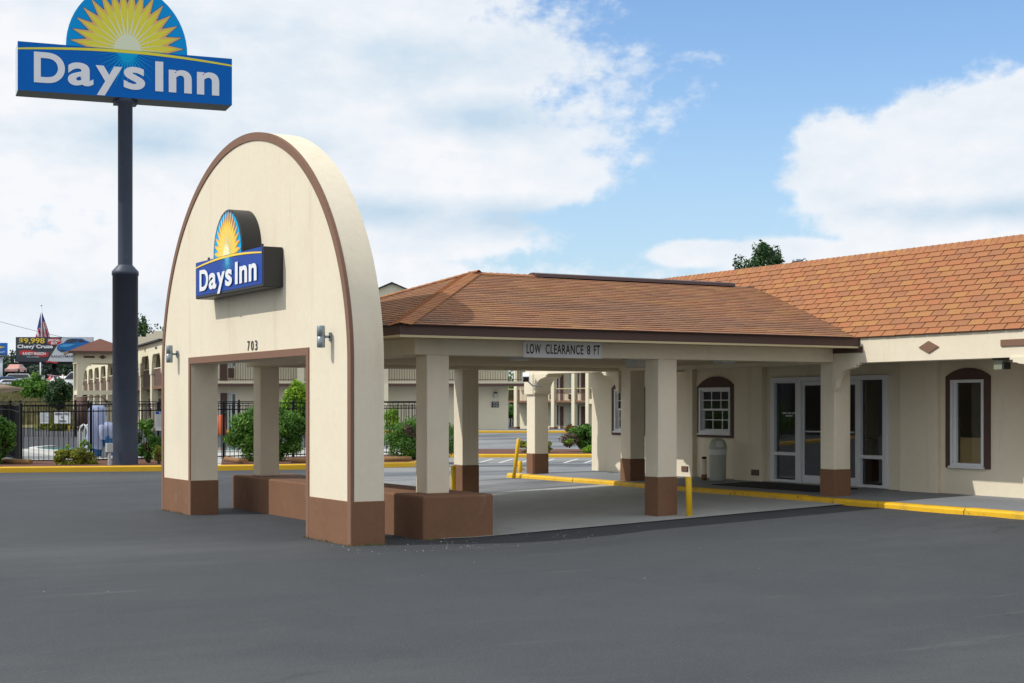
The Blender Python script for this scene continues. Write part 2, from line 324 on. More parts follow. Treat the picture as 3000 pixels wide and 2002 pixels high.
# ------------------------------------------------------------------ foliage
def foliage(name, parent, c, r, n, leaf, m, seed=0, lumps=26, power=2.0, fill=.35, lump_r=.33, local=False, squash=1.0, shear=0.0):
    g = np.random.default_rng(seed+100)
    d = g.normal(size=(lumps, 3)); d /= np.linalg.norm(d, axis=1)[:, None]
    if power > 2: d = d/np.power(np.sum(np.abs(d)**power, 1), 1/power)[:, None]
    rad = g.uniform(fill, 1, lumps)**.5; lc = d*rad[:, None]*(1-lump_r*.75)
    li = g.integers(0, lumps, n); u = g.normal(size=(n, 3)); u /= np.linalg.norm(u, axis=1)[:, None]
    lr = lump_r*g.uniform(.6, 1.25, lumps)
    p = lc[li]+u*(lr[li]*g.uniform(.55, 1.05, n))[:, None]
    nv = u*.8+g.normal(size=(n, 3))*.55+np.array([0,0,.25]); nv /= np.linalg.norm(nv, axis=1)[:, None]
    P_ = p*np.array(r)
    P_[:, 0] += shear*P_[:, 2]
    P_ += np.array(c)
    a = np.cross(nv, g.normal(size=(n, 3))); a /= np.linalg.norm(a, axis=1)[:, None]; b_ = np.cross(nv, a)
    s = leaf*g.uniform(.6, 1.4, n)[:, None]
    V = np.stack([P_-a*s*.9, P_-b_*s*.45, P_+a*s*.9, P_+b_*s*.45], 1).reshape(-1, 3)
    base = Vector((0,0,0)); q = parent
    while q is not None and not local: base += q.location; q = q.parent
    V -= np.array(base)
    me = bpy.data.meshes.new(name); me.vertices.add(4*n); me.vertices.foreach_set('co', V.ravel())
    me.loops.add(4*n); me.loops.foreach_set('vertex_index', np.arange(4*n, dtype=np.int32))
    me.polygons.add(n); me.polygons.foreach_set('loop_start', np.arange(0, 4*n, 4, dtype=np.int32)); me.polygons.foreach_set('loop_total', np.full(n, 4, dtype=np.int32))
    me.materials.append(m); me.update(calc_edges=True)
    at_ = me.attributes.new('tone', 'FLOAT', 'FACE'); tn = g.uniform(.15, .7, lumps)[li]+g.normal(0, .16, n); at_.data.foreach_set('value', np.clip(tn, .02, .98).astype(np.float32))
    o = bpy.data.objects.new(name, me); COL.objects.link(o); o.parent = parent
    return o
def stems(parent, base, tips, r0, name='stem', m=None):
    b_ = MB()
    for tp in tips:
        mid = Vector(base).lerp(Vector(tp), .5)+Vector((random.uniform(-.1,.1), random.uniform(-.1,.1), .05))*abs(tp[2]-base[2])
        b_.tube([base, mid, tp], [r0, r0*.7, r0*.3], m or WOODM, n=6)
    return b_.build(name, parent)
def shrub(name, label, c, r, n, leaf, m, seed, cat='shrub', gz=None, group=None, **k):
    gz_ = gz if gz is not None else c[2]-r[2]
    t = thing(name, label, cat, (c[0], c[1], gz_), group=group)
    foliage('foliage', t, c, r, n, leaf, m, seed, **k)
    stems(t, (c[0], c[1], gz_-.05), [(c[0]+random.uniform(-.5,.5)*r[0], c[1]+random.uniform(-.5,.5)*r[1], c[2]+r[2]*random.uniform(-.1,.5)) for _ in range(6)], .03*max(1, r[0]*.6))
    return t
# ------------------------------------------------------------------ GROUND (structure)
def base_x(X): return -.12 if X < 10.5 else (-.12+(X-10.5)*.0362 if X < 17.4 else .13)
def ground_z(X, Y):
    u = C_*X-S*Y; v = S*X+C_*Y
    if v < 1: return -.12 if u < 5 else -.12
    t = u/v; nearz = base_x(X) if Y > 6 else lerp(-.12, base_x(X), sst(Y, 0, 6))
    far = -.10 if v < 50 else lerp(-.10, .4, sst(v, 50, 78))
    if v > 90: far = lerp(.4, -.2, sst(v, 90, 110))
    z = lerp(nearz, far, sst(v, 34, 40))
    px = t*FL+1500
    k = 1-sst(px, 195, 235)
    if v > 92: z = lerp(z, min(4.2, .35+(v-92)*.045) if v < 170 else min(4.3, 3.86+(v-170)*.02), k)
    return z
us = sorted(set([-2500,-1200,-600,-300,-200,-140,-100,-80,-65,-55,-48,-42]+[x*1.0 for x in range(-38, 30)]+[32,36,42,50,60,80,110,160,260,500,1200,2500]))
vs_ = sorted(set([-400,-120,-40,-15,-5,0,2,4,6,8,10,12]+[12+.5*i for i in range(1, 60)]+[42+1.5*i for i in range(0, 60)]+[135,140,150,160,170,180,200,230,270,330,400,600,1200,3500]))
gv = []; 
for v in vs_:
    for u in us:
        X = C_*u+S*v; Y = -S*u+C_*v; gv.append((X, Y, ground_z(X, Y)))
nu = len(us); gf = [(j*nu+i, j*nu+i+1, (j+1)*nu+i+1, (j+1)*nu+i) for j in range(len(vs_)-1) for i in range(nu-1)]
g = MB(); g.add(gv, gf, ASPH, True); g.build('parking_lot_ground', kind='structure')
def sheet(name, poly_fn, nx, ny, m, dz=.012, zf=None):
    """poly_fn(a,b)->(X,Y); sheet draped on the ground"""
    b_ = MB(); V = []
    for j in range(ny+1):
        for i in range(nx+1):
            X, Y = poly_fn(i/nx, j/ny); V.append((X, Y, (zf(X, Y) if zf else ground_z(X, Y))+dz))
    b_.add(V, [(j*(nx+1)+i, j*(nx+1)+i+1, (j+1)*(nx+1)+i+1, (j+1)*(nx+1)+i) for j in range(ny) for i in range(nx)], m)
    return b_.build(name, kind='structure')
sheet('driveway_slab', lambda a, c: (lerp(9.9, 17.42, a), lerp(19.12, 26.4, c)), 40, 30, SLAB, .012)
def side_lot(a, c):
    v = lerp(27, 76.5, c); X0, Y0 = lerp(11.3, 17.46, a), 26.42
    if c == 0: return X0, Y0
    t0, t1 = -.085, .075; p0 = at(1117, v); p1 = at(1845, v)
    q = p0.lerp(p1, a); X, Y = q.x, max(q.y, 26.42); return (min(X, 17.46) if Y < 30.32 else X), Y
sheet('side_parking_lot', side_lot, 40, 60, ASPH2, .013)
# walkway with yellow kerb
b = MB(); b.add([(17.5,8,.222),(17.5,30.3,.222),(20.5,30.3,.30),(20.5,8,.30)], [(0,3,2,1)], WALKM); b.add([(17.5,30.295,.222),(20.5,30.295,.30),(20.5,30.295,-.3),(17.5,30.295,-.3)], [(3,2,1,0)], SLAB); b.box(17.46,17.52,8,30.29,-.3,.215,SLAB); b.build('walkway', kind='structure')
kb = thing('kerb', 'yellow painted kerb along the grey walkway in front of the office', 'kerb', (17.35, 20, .1))
random.seed(3); y = 8.0; i = 0
del kb['label'], kb['category']; kb['kind'] = 'structure'
while y < 30.2:
    L = 1.83 if i else 1.2; y1 = min(y+L, 30.3); j = random.uniform(-.006, .006)
    q = MB(); h = .222+j; prof = [(17.33+j,-.15),(17.345+j,h-.035),(17.37+j,h-.008),(17.40,h),(17.5,h+.003),(17.5,-.15)]
    V = [(x, y+.008, z) for x, z in prof]+[(x, y1-.008, z) for x, z in prof]; n = len(prof)
    q.add(V, [(k, k+1, n+k+1, n+k) for k in range(n-1)]+[tuple(range(n))[::-1], tuple(range(n, 2*n))], YEL)
    q.build('kerb_stone', kb); y = y1; i += 1
# rounded end of the kerb at far side
# ------------------------------------------------------------------ ENTRANCE ARCH
AX0, AX1 = 8.4, 8.875; AC, AW = 23.0, 4.17; OY0, OY1, OZ = 20.39, 25.55, 2.47; GZ = -.2
arch = thing('entrance_arch', 'tall cream stucco arch with a square drive opening and brown edge trim', 'arch', (AX0, AC, -.12))
def ell(a, bb, zc=2.3, n=40, y0=AC):
    return [(y0+a*math.cos(math.pi*i/n), zc+bb*math.sin(math.pi*i/n)) for i in range(n+1)]
outer = ell(AW, 3.69, n=120)                                   # far side .. top .. near side reversed: starts y0+a
b = MB()
def arch_wall(b, x0, x1, m):
    n = len(outer)-1
    for x, flip in ((x0, 0), (x1, 1)):
        # upper field between lintel height and curve
        V = [(x, yy, zz) for yy, zz in outer]; bot = [(x, min(max(yy, AC-AW), AC+AW), 2.3) for yy, zz in outer]
        # columns of quads above z=2.3, with the opening top at OZ cut out
        for i in range(n):
            ya, za = outer[i]; yb, zb = outer[i+1]
            lo_a = lo_b = 2.3
            seg = [(ya, za, yb, zb)]
            cuts = [c for c in (OY0, OY1) if min(ya, yb) < c < max(ya, yb)]
            ps = sorted([0, 1]+[(c-ya)/(yb-ya) for c in cuts])
            for p0, p1 in zip(ps[:-1], ps[1:]):
                y0_, y1_ = lerp(ya, yb, p0), lerp(ya, yb, p1); z0_, z1_ = lerp(za, zb, p0), lerp(za, zb, p1)
                mid = (y0_+y1_)/2; lo = OZ if OY0 < mid < OY1 else 2.3
                f = (0,1,2,3) if not flip else (3,2,1,0)
                b.add([(x, y0_, lo), (x, y0_, z0_), (x, y1_, z1_), (x, y1_, lo)], [f], m)
        for ya, yb in ((AC-AW, OY0), (OY1, AC+AW)):
            b.add([(x, ya, GZ), (x, yb, GZ), (x, yb, 2.3), (x, ya, 2.3)], [(0,3,2,1) if not flip else (0,1,2,3)], m)
    fine = ell(AW, 3.69, n=120); k = len(fine)
    b.add([(x0, *p) for p in fine]+[(x1, *p) for p in fine], [(i, k+i, k+i+1, i+1) for i in range(k-1)], m, True)
    for yy, fl in ((AC-AW, 0), (AC+AW, 1)): b.add([(x0, yy, GZ), (x1, yy, GZ), (x1, yy, 2.3), (x0, yy, 2.3)], [(0,1,2,3) if not fl else (3,2,1,0)], m)
    for yy, fl in ((OY0, 1), (OY1, 0)): b.add([(x0, yy, GZ), (x1, yy, GZ), (x1, yy, OZ), (x0, yy, OZ)], [(0,1,2,3) if not fl else (3,2,1,0)], m)
    b.add([(x0, OY0, OZ), (x1, OY0, OZ), (x1, OY1, OZ), (x0, OY1, OZ)], [(0,3,2,1)], m)
arch_wall(b, AX0, AX1, CREAM); b.build('arch_wall', arch)
# edge trim (brown), 12 mm proud of the face, along outline down to the ground
b = MB(); tw = .105
o1 = [(AC+AW+.004, GZ), (AC+AW+.004, 2.3)]+ell(AW+.004, 3.694, n=90)[1:-1]+[(AC-AW-.004, 2.3), (AC-AW-.004, GZ)]
i1 = [(AC+AW-tw, GZ), (AC+AW-tw, 2.3)]+ell(AW-tw, 3.69-.118, n=90)[1:-1]+[(AC-AW+tw, 2.3), (AC-AW+tw, GZ)]
xf, xb = AX0-.018, AX0+.035
for i in range(len(o1)-1):
    a, c, d_, e = o1[i], o1[i+1], i1[i+1], i1[i]
    b.add([(xf,*a),(xf,*c),(xf,*d_),(xf,*e)], [(0,1,2,3)], TRIMB); b.add([(xf,*a),(xb,*a),(xb,*c),(xf,*c)], [(0,1,2,3)], TRIMB, True); b.add([(xf,*e),(xf,*d_),(AX0,*d_),(AX0,*e)], [(0,1,2,3)], TRIMB)
b.build('edge_trim', arch)
b = MB(); b.box(AX0-.018, AX0+.03, OY0-.1, OY1+.1, OZ+.0, OZ+.112, TRIMB)
b.box(AX0-.018, AX0+.003, OY0-.1, OY0-.002, GZ, OZ, TRIMB); b.box(AX0-.018, AX0+.003, OY1+.002, OY1+.1, GZ, OZ, TRIMB); b.build('opening_trim', arch, bevel=.004)
for ya, yb in ((AC-AW, OY0), (OY1, AC+AW)):
    b = MB(); b.box(AX0-.014, AX1+.012, ya-.012, yb+.012, GZ, .47, BROWN); b.build('base_band', arch, bevel=.008)
    b = MB()
# ------------------------------------------------------------------ SIGN maker
def day_sign(t, W, H, R, T, cols, edge, under, art_r=.9, frame=0.0, sunz=0.0, stretch=1.0):
    blue, skyb, navy, org, yel, pale, rayb, letw = cols
    b = MB()
    n = 30; semi = [(R*math.cos(math.pi*i/n), H+sunz+R*stretch*math.sin(math.pi*i/n)) for i in range(n+1)]
    b.box(-W/2, W/2, 0, T, 0, H, edge); 
    b.add([(-W/2+.01, .01, -.004), (W/2-.01, .01, -.004), (W/2-.01, T-.01, -.004), (-W/2+.01, T-.01, -.004)], [(0,3,2,1)], under)
    b.build('cabinet', t, local=True, bevel=.01)
    b = MB(); b.add([(x, 0, z) for x, z in semi]+[(x, T, z) for x, z in semi], [(i, n+1+i, n+2+i, i+1) for i in range(n)], edge, True)
    fan((0, H), semi, 0, edge, b); b.add([(0, T, H)]+[(x, T, z) for x, z in semi], [(0, i+2, i+1) for i in range(n)], edge); 
    if sunz: b.box(-R, R, 0, T, H-.001, H+sunz, edge)
    b.build('sun_cabinet', t, local=True)
    f = frame
    # faces
    b = MB(); Rf = R-f; sf = [(Rf*math.cos(math.pi*i/n), H+sunz+Rf*stretch*math.sin(math.pi*i/n)) for i in range(n+1)]
    sf = [(Rf, H+.0)]+sf+[(-Rf, H)] if sunz else sf
    fan((0, H), sf, -.004, skyb, b); b.build('sun_face', t, local=True)
    b = MB(); b.add([(-W/2+f, -.004, f), (W/2-f, -.004, f), (W/2-f, -.004, H), (-W/2+f, -.004, H)], [(0,1,2,3)], blue); b.build('name_face', t, local=True)
    # horizon curve: touches the top of the box in the middle
    def hz_(x): return H-.135*H*(abs(x)/(W/2))**1.7
    k = 36; xs = [-W/2+f+(W-2*f)*i/k for i in range(k+1)]
    ra = art_r*R
    def star(r1, r0, y, m, b, nsp, c=(0, H), off=0):
        pts = []
        for i in range(2*nsp+1):
            a = math.pi*i/(2*nsp); rad = r1 if i % 2 else r0
            q = 1.0+.15*math.sin(a); pts.append((c[0]+rad*math.cos(a), c[1]+rad*math.sin(a)*q))
        fan(c, pts, y, m, b)
    b = MB(); star(ra*1.03, ra*.755, -.007, navy, b, 16); b.build('sunburst_outline', t, local=True)
    b = MB(); star(ra, ra*.72, -.010, org, b, 16); b.build('sunburst', t, local=True)
    b = MB(); star(ra*.89, ra*.60, -.013, yel, b, 16); b.build('sunburst_centre', t, local=True)
    b = MB()
    for i in range(17):
        a = math.pi*i/16; q = 1+.12*math.sin(a); L = ra*.74; wd = .017*R*1.6
        ca, sa = math.cos(a), math.sin(a)
        if i in (0, 16): sa = .035; 
        b.add([(-sa*wd, -.016, H+max(0, ca*wd)), (L*ca, -.016, H+L*sa*q), (sa*wd, -.016, H+max(0, -ca*wd))], [(0,2,1)], pale)
    d_ = [(ra*.24*math.cos(math.pi*i/20), H+ra*.26*math.sin(math.pi*i/20)) for i in range(21)]
    fan((0, H), d_, -.019, pale, b); b.build('sun_rays', t, local=True)
    b = MB()
    for i in range(1, 18):
        a = -math.pi*i/18; L = min(ra*.72*(1.0 if i % 2 else .8), H*.80/max(.01, abs(math.sin(a)))); ca, sa = math.cos(a), math.sin(a); wd = .02*R
        zt = H-.03*H; b.add([(-sa*wd, -.007, zt+ca*wd*.3), (L*ca, -.007, zt+L*sa), (sa*wd, -.007, zt-ca*wd*.3)], [(0,1,2)], rayb)
    fan((0, H-.02*H), [(ra*.2*math.cos(-math.pi*i/12), H-.02*H+ra*.14*math.sin(-math.pi*i/12)) for i in range(13)][::-1], -.009, rayb, b)
    b.build('reflected_rays', t, local=True)
    b = MB(); th = .035*H
    for i in range(k):
        x0, x1 = xs[i], xs[i+1]; h0 = th*(1+.9*(1-abs(x0)/(W/2))); h1 = th*(1+.9*(1-abs(x1)/(W/2)))
        b.add([(x0, -.013, hz_(x0)-h0), (x1, -.013, hz_(x1)-h1), (x1, -.013, hz_(x1)), (x0, -.013, hz_(x0))], [(0,1,2,3)], yel)
    b.build('yellow_swoosh', t, local=True)
    return t
def sign_name(t, W, H, letw):
    # D a y s  I n n   (x0,x1 as part of W; z0,z1 as part of H)
    spec = [('D', .072, .212, .17, .80), ('a', .225, .342, .165, .645), ('y', .352, .475, .0, .62), ('s', .482, .582, .165, .645),
            ('I', .630, .668, .17, .80), ('n', .694, .804, .17, .655), ('n', .829, .937, .17, .655)]
    for ch, x0, x1, z0, z1 in spec:
        o = text('letter', t, ch, -W/2+x0*W, z0*H+.015, (x1-x0)*W, (z1-z0)*H, letw, y=-.016, bold=.026, ext=.006)
COLS1 = (BLUE, SKYB, NAVY, ORG, YELS, PALE, RAYB, LETW); COLS2 = (BLUE2, RAYB, RAYB, ORG2, YELS2, PALE2, RAYB2, LETW2)
asg = thing('wall_sign', 'dark cased hotel name sign with half sun, mounted on the cream arch', 'sign', (8.09, 22.83, 3.50), -math.pi/2)
day_sign(asg, 3.09, .59, .655, .3, COLS2, SIGNK, SIGNK, .93, .045, .05); sign_name(asg, 3.0, .54, LETW2)
b = MB()
for x in (-1.33, 1.1): b.box(x-.03, x+.03, .14, .16, .59, .67, SIGNK)
b.build('lifting_lug', asg, local=True)
psg = thing('pole_sign', 'big blue hotel name sign with yellow half sun on top of the tall navy pole', 'sign', tuple(Vector((C_,-S,0))*-11.14+Vector((S,C_,0))*44.5+Vector((0,0,10.68))), math.radians(-8.5))
day_sign(psg, 6.07, 1.38, 1.72, .95, COLS1, SIGNW, SIGNG, .94, .0, 0, 1.1); sign_name(psg, 6.07, 1.38, LETW)
b = MB()
for x in (-1.28, 1.73): b.box(x-.006, x+.006, -.0065, -.002, .0, 1.36, NAVY)
b.build('panel_seam', psg, local=True)
b = MB(); b.box(-.32, .32, .22, .72, -.12, -.002, POLE); b.build('mounting_saddle', psg, local=True)
pc = at(367, 44.7, 0)
pole = thing('sign_pole', 'tall dark navy steel pole carrying the big hotel sign, thicker below', 'pole', (pc.x, pc.y, .0))
b = MB(); b.lathe((pc.x, pc.y, 0), [(.365,-.1),(.365,5.55),(.385,5.55),(.385,5.66),(.215,5.85)], POLE, 32); b.build('lower_pole', pole)
b = MB(); b.lathe((pc.x, pc.y, 0), [(.21,5.8),(.21,10.5),(.26,10.55),(.26,10.67)], POLE, 28); b.build('upper_pole', pole)
# lamps + number on the arch
def sconce(y, z, label):
    t = thing('wall_lamp', label, 'wall lamp', (AX0, y, z), group='wall lamps on the arch')
    b = MB(); b.lathe((AX0-.15, y, z), [(0,.15),(.052,.15),(.056,.145),(.056,.008),(.053,.006),(.053,-.006),(.056,-.008),(.056,-.145),(.05,-.15),(.045,-.13),(0,-.13)], GREYM, 20); b.build('lamp_tube', t)
    b = MB(); b.tube([(AX0-.1, y, z), (AX0-.02, y, z)], .018, GREYM, 8); b.box(AX0-.022, AX0-.001, y-.035, y+.035, z-.06, z+.06, GREYM); b.build('bracket', t)
sconce(19.52, 2.70, 'grey cylinder wall lamp on the arch leg nearest the canopy columns')
sconce(26.28, 2.66, 'grey cylinder wall lamp on the far arch leg beside the navy pole')
hn = thing('house_number', 'black numerals 703 above the arch opening', 'house number', (AX0, YX(726, AX0), zd(1027, dX(740, AX0))), -math.pi/2)
for i, ch in enumerate('703'): text('digit', hn, ch, i*.165, -.0, .10, .15, BLK, y=-.006, bold=.004, ext=.004)
# ------------------------------------------------------------------ PLINTH under the canopy columns
pl = thing('column_plinth', 'long low brown stucco plinth between the arch and the driveway, carrying two columns', 'plinth', (9.65, 23, -.12))
b = MB(); b.box(9.65, 10.78, 19.2, 27.0, -.25, .49, BROWN); b.build('plinth_block', pl, bevel=.03)
# ------------------------------------------------------------------ CANOPY
can = thing('drive_through_canopy', 'drive through canopy with brown shingled hip roof on square cream columns', 'canopy', (13, 23, 0))
EY0, EY1, EX0 = 19.05, 26.68, 9.22; RZ = 4.02; RY = 23.12; RX = 12.55; EZ = 2.87
def column(x, y, z0, zb, z1, wd=.36, parent=can, name='column', band=True):
    b = MB(); b.box(x, x+wd, y, y+wd, zb if band else z0, z1, CREAM); c = b.build(name, parent, bevel=.012)
    if band: b = MB(); b.box(x-.006, x+wd+.006, y-.006, y+wd+.006, z0, zb, BROWN); b.build('base_band', c, bevel=.008)
    return c
column(9.965, 19.7, .49, .49, 2.486, band=False); column(9.90, 26.2, .49, .49, 2.46, band=False)
column(14.02, 19.7, -.02, .63, 2.486); column(14.02, 26.2, -.02, .60, 2.46)
b = MB(); b.box(9.765, 17.62, 19.685, 20.07, 2.486, 2.729, CREAM); b.build('beam', can, bevel=.01)
b = MB(); b.box(9.765, 19.3, 26.185, 26.57, 2.455, 2.729, CREAM); b.build('beam', can, bevel=.01)
b = MB(); b.box(9.765, 10.14, 20.07, 26.185, 2.47, 2.729, CREAM); b.build('beam', can)
b = MB(); b.box(10.14, 17.62, 20.07, 26.185, 2.53, 2.56, SOFF); b.build('ceiling', can)
b = MB()
for x0, x1, y0, y1 in ((EX0+.03, 17.62, EY0+.03, 19.685), (EX0+.03, 17.62, 26.57, EY1-.03), (EX0+.03, 9.765, 19.685, 26.57)): b.box(x0, x1, y0, y1, 2.715, 2.728, SOFF)
b.build('soffit', can)
for x0, x1, y0, y1 in ((EX0, 17.62, EY0, EY0+.03), (EX0, 17.42, EY1-.03, EY1), (EX0, EX0+.03, EY0+.03, EY1-.03)):
    b = MB(); b.box(x0, x1, y0, y1, 2.733, EZ, DBROWN); b.build('fascia', can, bevel=.006)
    b = MB(); b.box(x0+(.006 if x1-x0>1 else 0), x1, y0+.006, y1, 2.700, 2.733, SOFF); b.build('fascia_underboard', can)
# roof deck
RXE = 18.75
deck = MB()
A = (EX0-.02, EY0-.03, EZ); Bp = (17.5, EY0-.03, EZ); Cp = (RXE, RY, RZ); D = (RX, RY, RZ); Ep = (EX0-.02, EY1+.02, EZ); Fp = (17.5, EY1+.02, EZ)
deck.add([A, Bp, Cp, D, Ep, Fp], [(0,1,2,3), (0,3,4), (4,3,2,5), (0,4,5,1)], UNDER); roofc = deck.build('roof_deck', can)
def field(org, U, Vd, uL, uR, rows, e, tw_, gap=.012):
    out = []
    for k in range(rows):
        v0, v1 = k*e, (k+1)*e; vm = (v0+v1)/2; a, c = uL(vm), uR(vm)
        if c-a < .03: continue
        off = (k % 2)*.5*tw_; j = math.floor((a-off)/tw_)
        while j*tw_+off < c:
            u0, u1 = max(a, j*tw_+off), min(c, (j+1)*tw_+off); j += 1
            if u1-u0 > .03: out.append((u0, u1-gap, v0, v1, k))
    return out
def tabs_mesh(name, parent, tabs, org, U, Vd, Nn, e, m, seed=1, thick=.010, **tg):
    g = np.random.default_rng(seed); vs = []; fs = []; tn = []
    org, U, Vd, Nn = map(Vector, (org, U, Vd, Nn)); base = Vector((0,0,0)); q = parent
    while q is not None: base += q.location; q = q.parent
    for (u0, u1, v0, v1, k) in tabs:
        o = len(vs); h0 = .004+thick*g.uniform(.8, 1.35); h1 = .004
        for (uu, vv, hh) in ((u0, v0, 0), (u1, v0, 0), (u1, v1+.02, 0), (u0, v1+.02, 0), (u0, v0, h0), (u1, v0, h0), (u1, v1-.007, h1), (u0, v1-.007, h1)):  # top stops short, the dark strip left stands in for the butt's shadow
            p = org+U*uu+Vd*vv+Nn*hh-base; vs.append(tuple(p))
        fs += [(o+4,o+5,o+6,o+7),(o,o+1,o+5,o+4),(o+1,o+2,o+6,o+5),(o+3,o,o+4,o+7)]; tn += [g.uniform(0, .999)]*4
    me = bpy.data.meshes.new(name); me.from_pydata(vs, [], fs); me.materials.append(m)
    at_ = me.attributes.new('tone', 'FLOAT', 'FACE'); at_.data.foreach_set('value', np.array(tn, dtype=np.float32))
    o = bpy.data.objects.new(name, me); COL.objects.link(o); o.parent = parent
    for k_, v_ in tg.items(): o[k_] = v_
    return o
def nrm(a): a = Vector(a); return a.normalized()
# near slope
Vn = nrm((0, RY-EY0+.03, RZ-EZ)); Ln = Vector((0, RY-EY0+.03, RZ-EZ)).length; Nn = nrm((0, -(RZ-EZ), RY-EY0+.03)); ex = .143
rows = int(Ln/ex)
near_tabs = field(A, 0, 0, lambda v: (RX-A[0])*v/Ln, lambda v: lerp(8.30, RXE-A[0]+.05, v/Ln), rows, ex, .305)
def shows(tb, org, U, V):
    p = Vector(org)+Vector(U)*((tb[0]+tb[1])/2)+Vector(V)*tb[2]; u = C_*p.x-S*p.y; v = S*p.x+C_*p.y; return 1500+FL*u/v, v
ns = sorted(near_tabs, key=lambda tb: shows(tb, A, (1,0,0), Vn)[1])
def tab_parts(tabs, parent, org, U, Vd, Nn, m, e, seed):
    """single shingle tabs as parts sharing one mesh"""
    g = random.Random(seed); org, U, Vd, Nn = map(Vector, (org, U, Vd, Nn)); cache = {}
    M3 = Matrix((U, Vd, Nn)).transposed().to_4x4(); base = Vector((0,0,0)); q = parent
    while q is not None: base += q.location; q = q.parent
    for (u0, u1, v0, v1, k) in tabs:
        w_ = round(u1-u0, 3)
        if w_ not in cache:
            bb = MB(); h0, h1 = .017, .004
            bb.add([(0,0,0),(w_,0,0),(w_,e+.02,0),(0,e+.02,0),(0,0,h0),(w_,0,h0),(w_,e-.009,h1),(0,e-.009,h1)], [(4,5,6,7),(0,1,5,4),(1,2,6,5),(3,0,4,7),(2,3,7,6)], m); cache[w_] = bb.mesh('shingle')  # short top face leaves a dark strip as the row's shadow line
        o = bpy.data.objects.new('shingle', cache[w_]); COL.objects.link(o); o.parent = parent
        p = org+U*u0+Vd*v0-base
        o.matrix_local = Matrix.Translation(p+Nn*g.uniform(0, .003)) @ M3 @ Matrix.Rotation(g.uniform(-.006, .006), 4, 'Z')
tabs_mesh('shingle_courses', roofc, near_tabs, A, (1,0,0), Vn, Nn, ex, SHING_A, 3, kind='stuff')
# left slope
Vl = nrm((RX-A[0], 0, RZ-EZ)); Ll = Vector((RX-A[0], 0, RZ-EZ)).length; Nl = nrm((-(RZ-EZ), 0, RX-A[0]))
orgl = (A[0], EY1+.02, EZ); WL = EY1+.02-A[1]
lt = field(orgl, 0, 0, lambda v: (EY1+.02-RY)*v/Ll, lambda v: WL-(RY-A[1])*v/Ll, int(Ll/ex), ex, .305)
tabs_mesh('shingle_courses', roofc, lt, orgl, (0,-1,0), Vl, Nl, ex, SHING_A, 5, kind='stuff')
# far slope
Vr = nrm((0, -(EY1+.02-RY), RZ-EZ)); Lr = Vector((0, EY1+.02-RY, RZ-EZ)).length
orgr = (17.5, EY1+.02, EZ)
tabs_mesh('shingle_courses', roofc, field(0,0,0, lambda v: -1.2*v/Lr, lambda v: 17.5-A[0]-(RX-A[0])*v/Lr, int(Lr/ex), ex, .305), orgr, (-1,0,0), Vr, nrm((0, RZ-EZ, EY1-RY)), ex, SHING_A, 6, kind='stuff')
# hip caps and ridge caps as single folded shingles
def caps(p0, p1, n1, n2, parent, wd=.15, step=.135, m=SHING_R, lift=.012):
    p0, p1 = Vector(p0), Vector(p1); d = (p1-p0); L = d.length; d.normalize(); n1, n2 = nrm(n1), nrm(n2)
    s1 = d.cross(n1).normalized(); s2 = d.cross(n2).normalized()
    if s1.dot(n2) > 0: s1 = -s1
    if s2.dot(n1) > 0: s2 = -s2
    up = (n1+n2).normalized(); base = Vector((0,0,0)); q = parent
    while q is not None: base += q.location; q = q.parent
    bb = MB(); ln = step+.05; V = []
    for yy, h in ((0, lift+.012), (ln, lift)):
        for s_, w_ in ((s1, wd), (None, 0), (s2, wd)):
            p = d*yy+up*(h+.006)+(s_*w_ if s_ is not None else Vector((0,0,0)))-(up*.0 if s_ is None else up*.004); V.append(tuple(p))
        for s_, w_ in ((s1, wd), (None, 0), (s2, wd)):
            p = d*yy+up*(h-.010)+(s_*w_ if s_ is not None else Vector((0,0,0))); V.append(tuple(p))
    bb.add(V, [(0,1,7,6),(1,2,8,7),(3,4,1,0),(4,5,2,1),(0,6,9,3),(2,5,11,8)], m); me = bb.mesh('cap_shingle')
    k = 0
    while k*step < L-.02:
        o = bpy.data.objects.new('cap_shingle', me); COL.objects.link(o); o.parent = parent; o.location = p0+d*(k*step)-base; k += 1
caps((A[0], A[1], EZ+.01), (RX, RY, RZ+.01), Nn, Nl, roofc, .17)
caps((A[0], EY1+.02, EZ+.01), (RX, RY, RZ+.01), Nl, (0, RZ-EZ, EY1-RY), roofc, .17)
caps((RX-.05, RY, RZ+.005), (13.8, RY, RZ+.005), Nn, (0, RZ-EZ, EY1-RY), roofc, .15)
b = MB(); pr = [(-.16,-.045),(-.14,.012),(-.05,.035),(.05,.035),(.14,.012),(.16,-.045)]
n = len(pr); b.add([(13.75, RY+a, RZ+.03+c) for a, c in pr]+[(18.12, RY+a, RZ+.03+c) for a, c in pr], [(k, n+k, n+k+1, k+1) for k in range(n-1)]+[tuple(range(n)), tuple(range(n, 2*n))[::-1]], METALB); b.build('ridge_vent', roofc)
b = MB(); b.box(9.3, 17.42, EY0-.045, EY0-.03, EZ-.005, EZ+.012, UNDER); b.box(EX0-.035, EX0-.02, EY0-.03, EY1, EZ-.005, EZ+.012, UNDER); b.build('drip_edge', roofc)
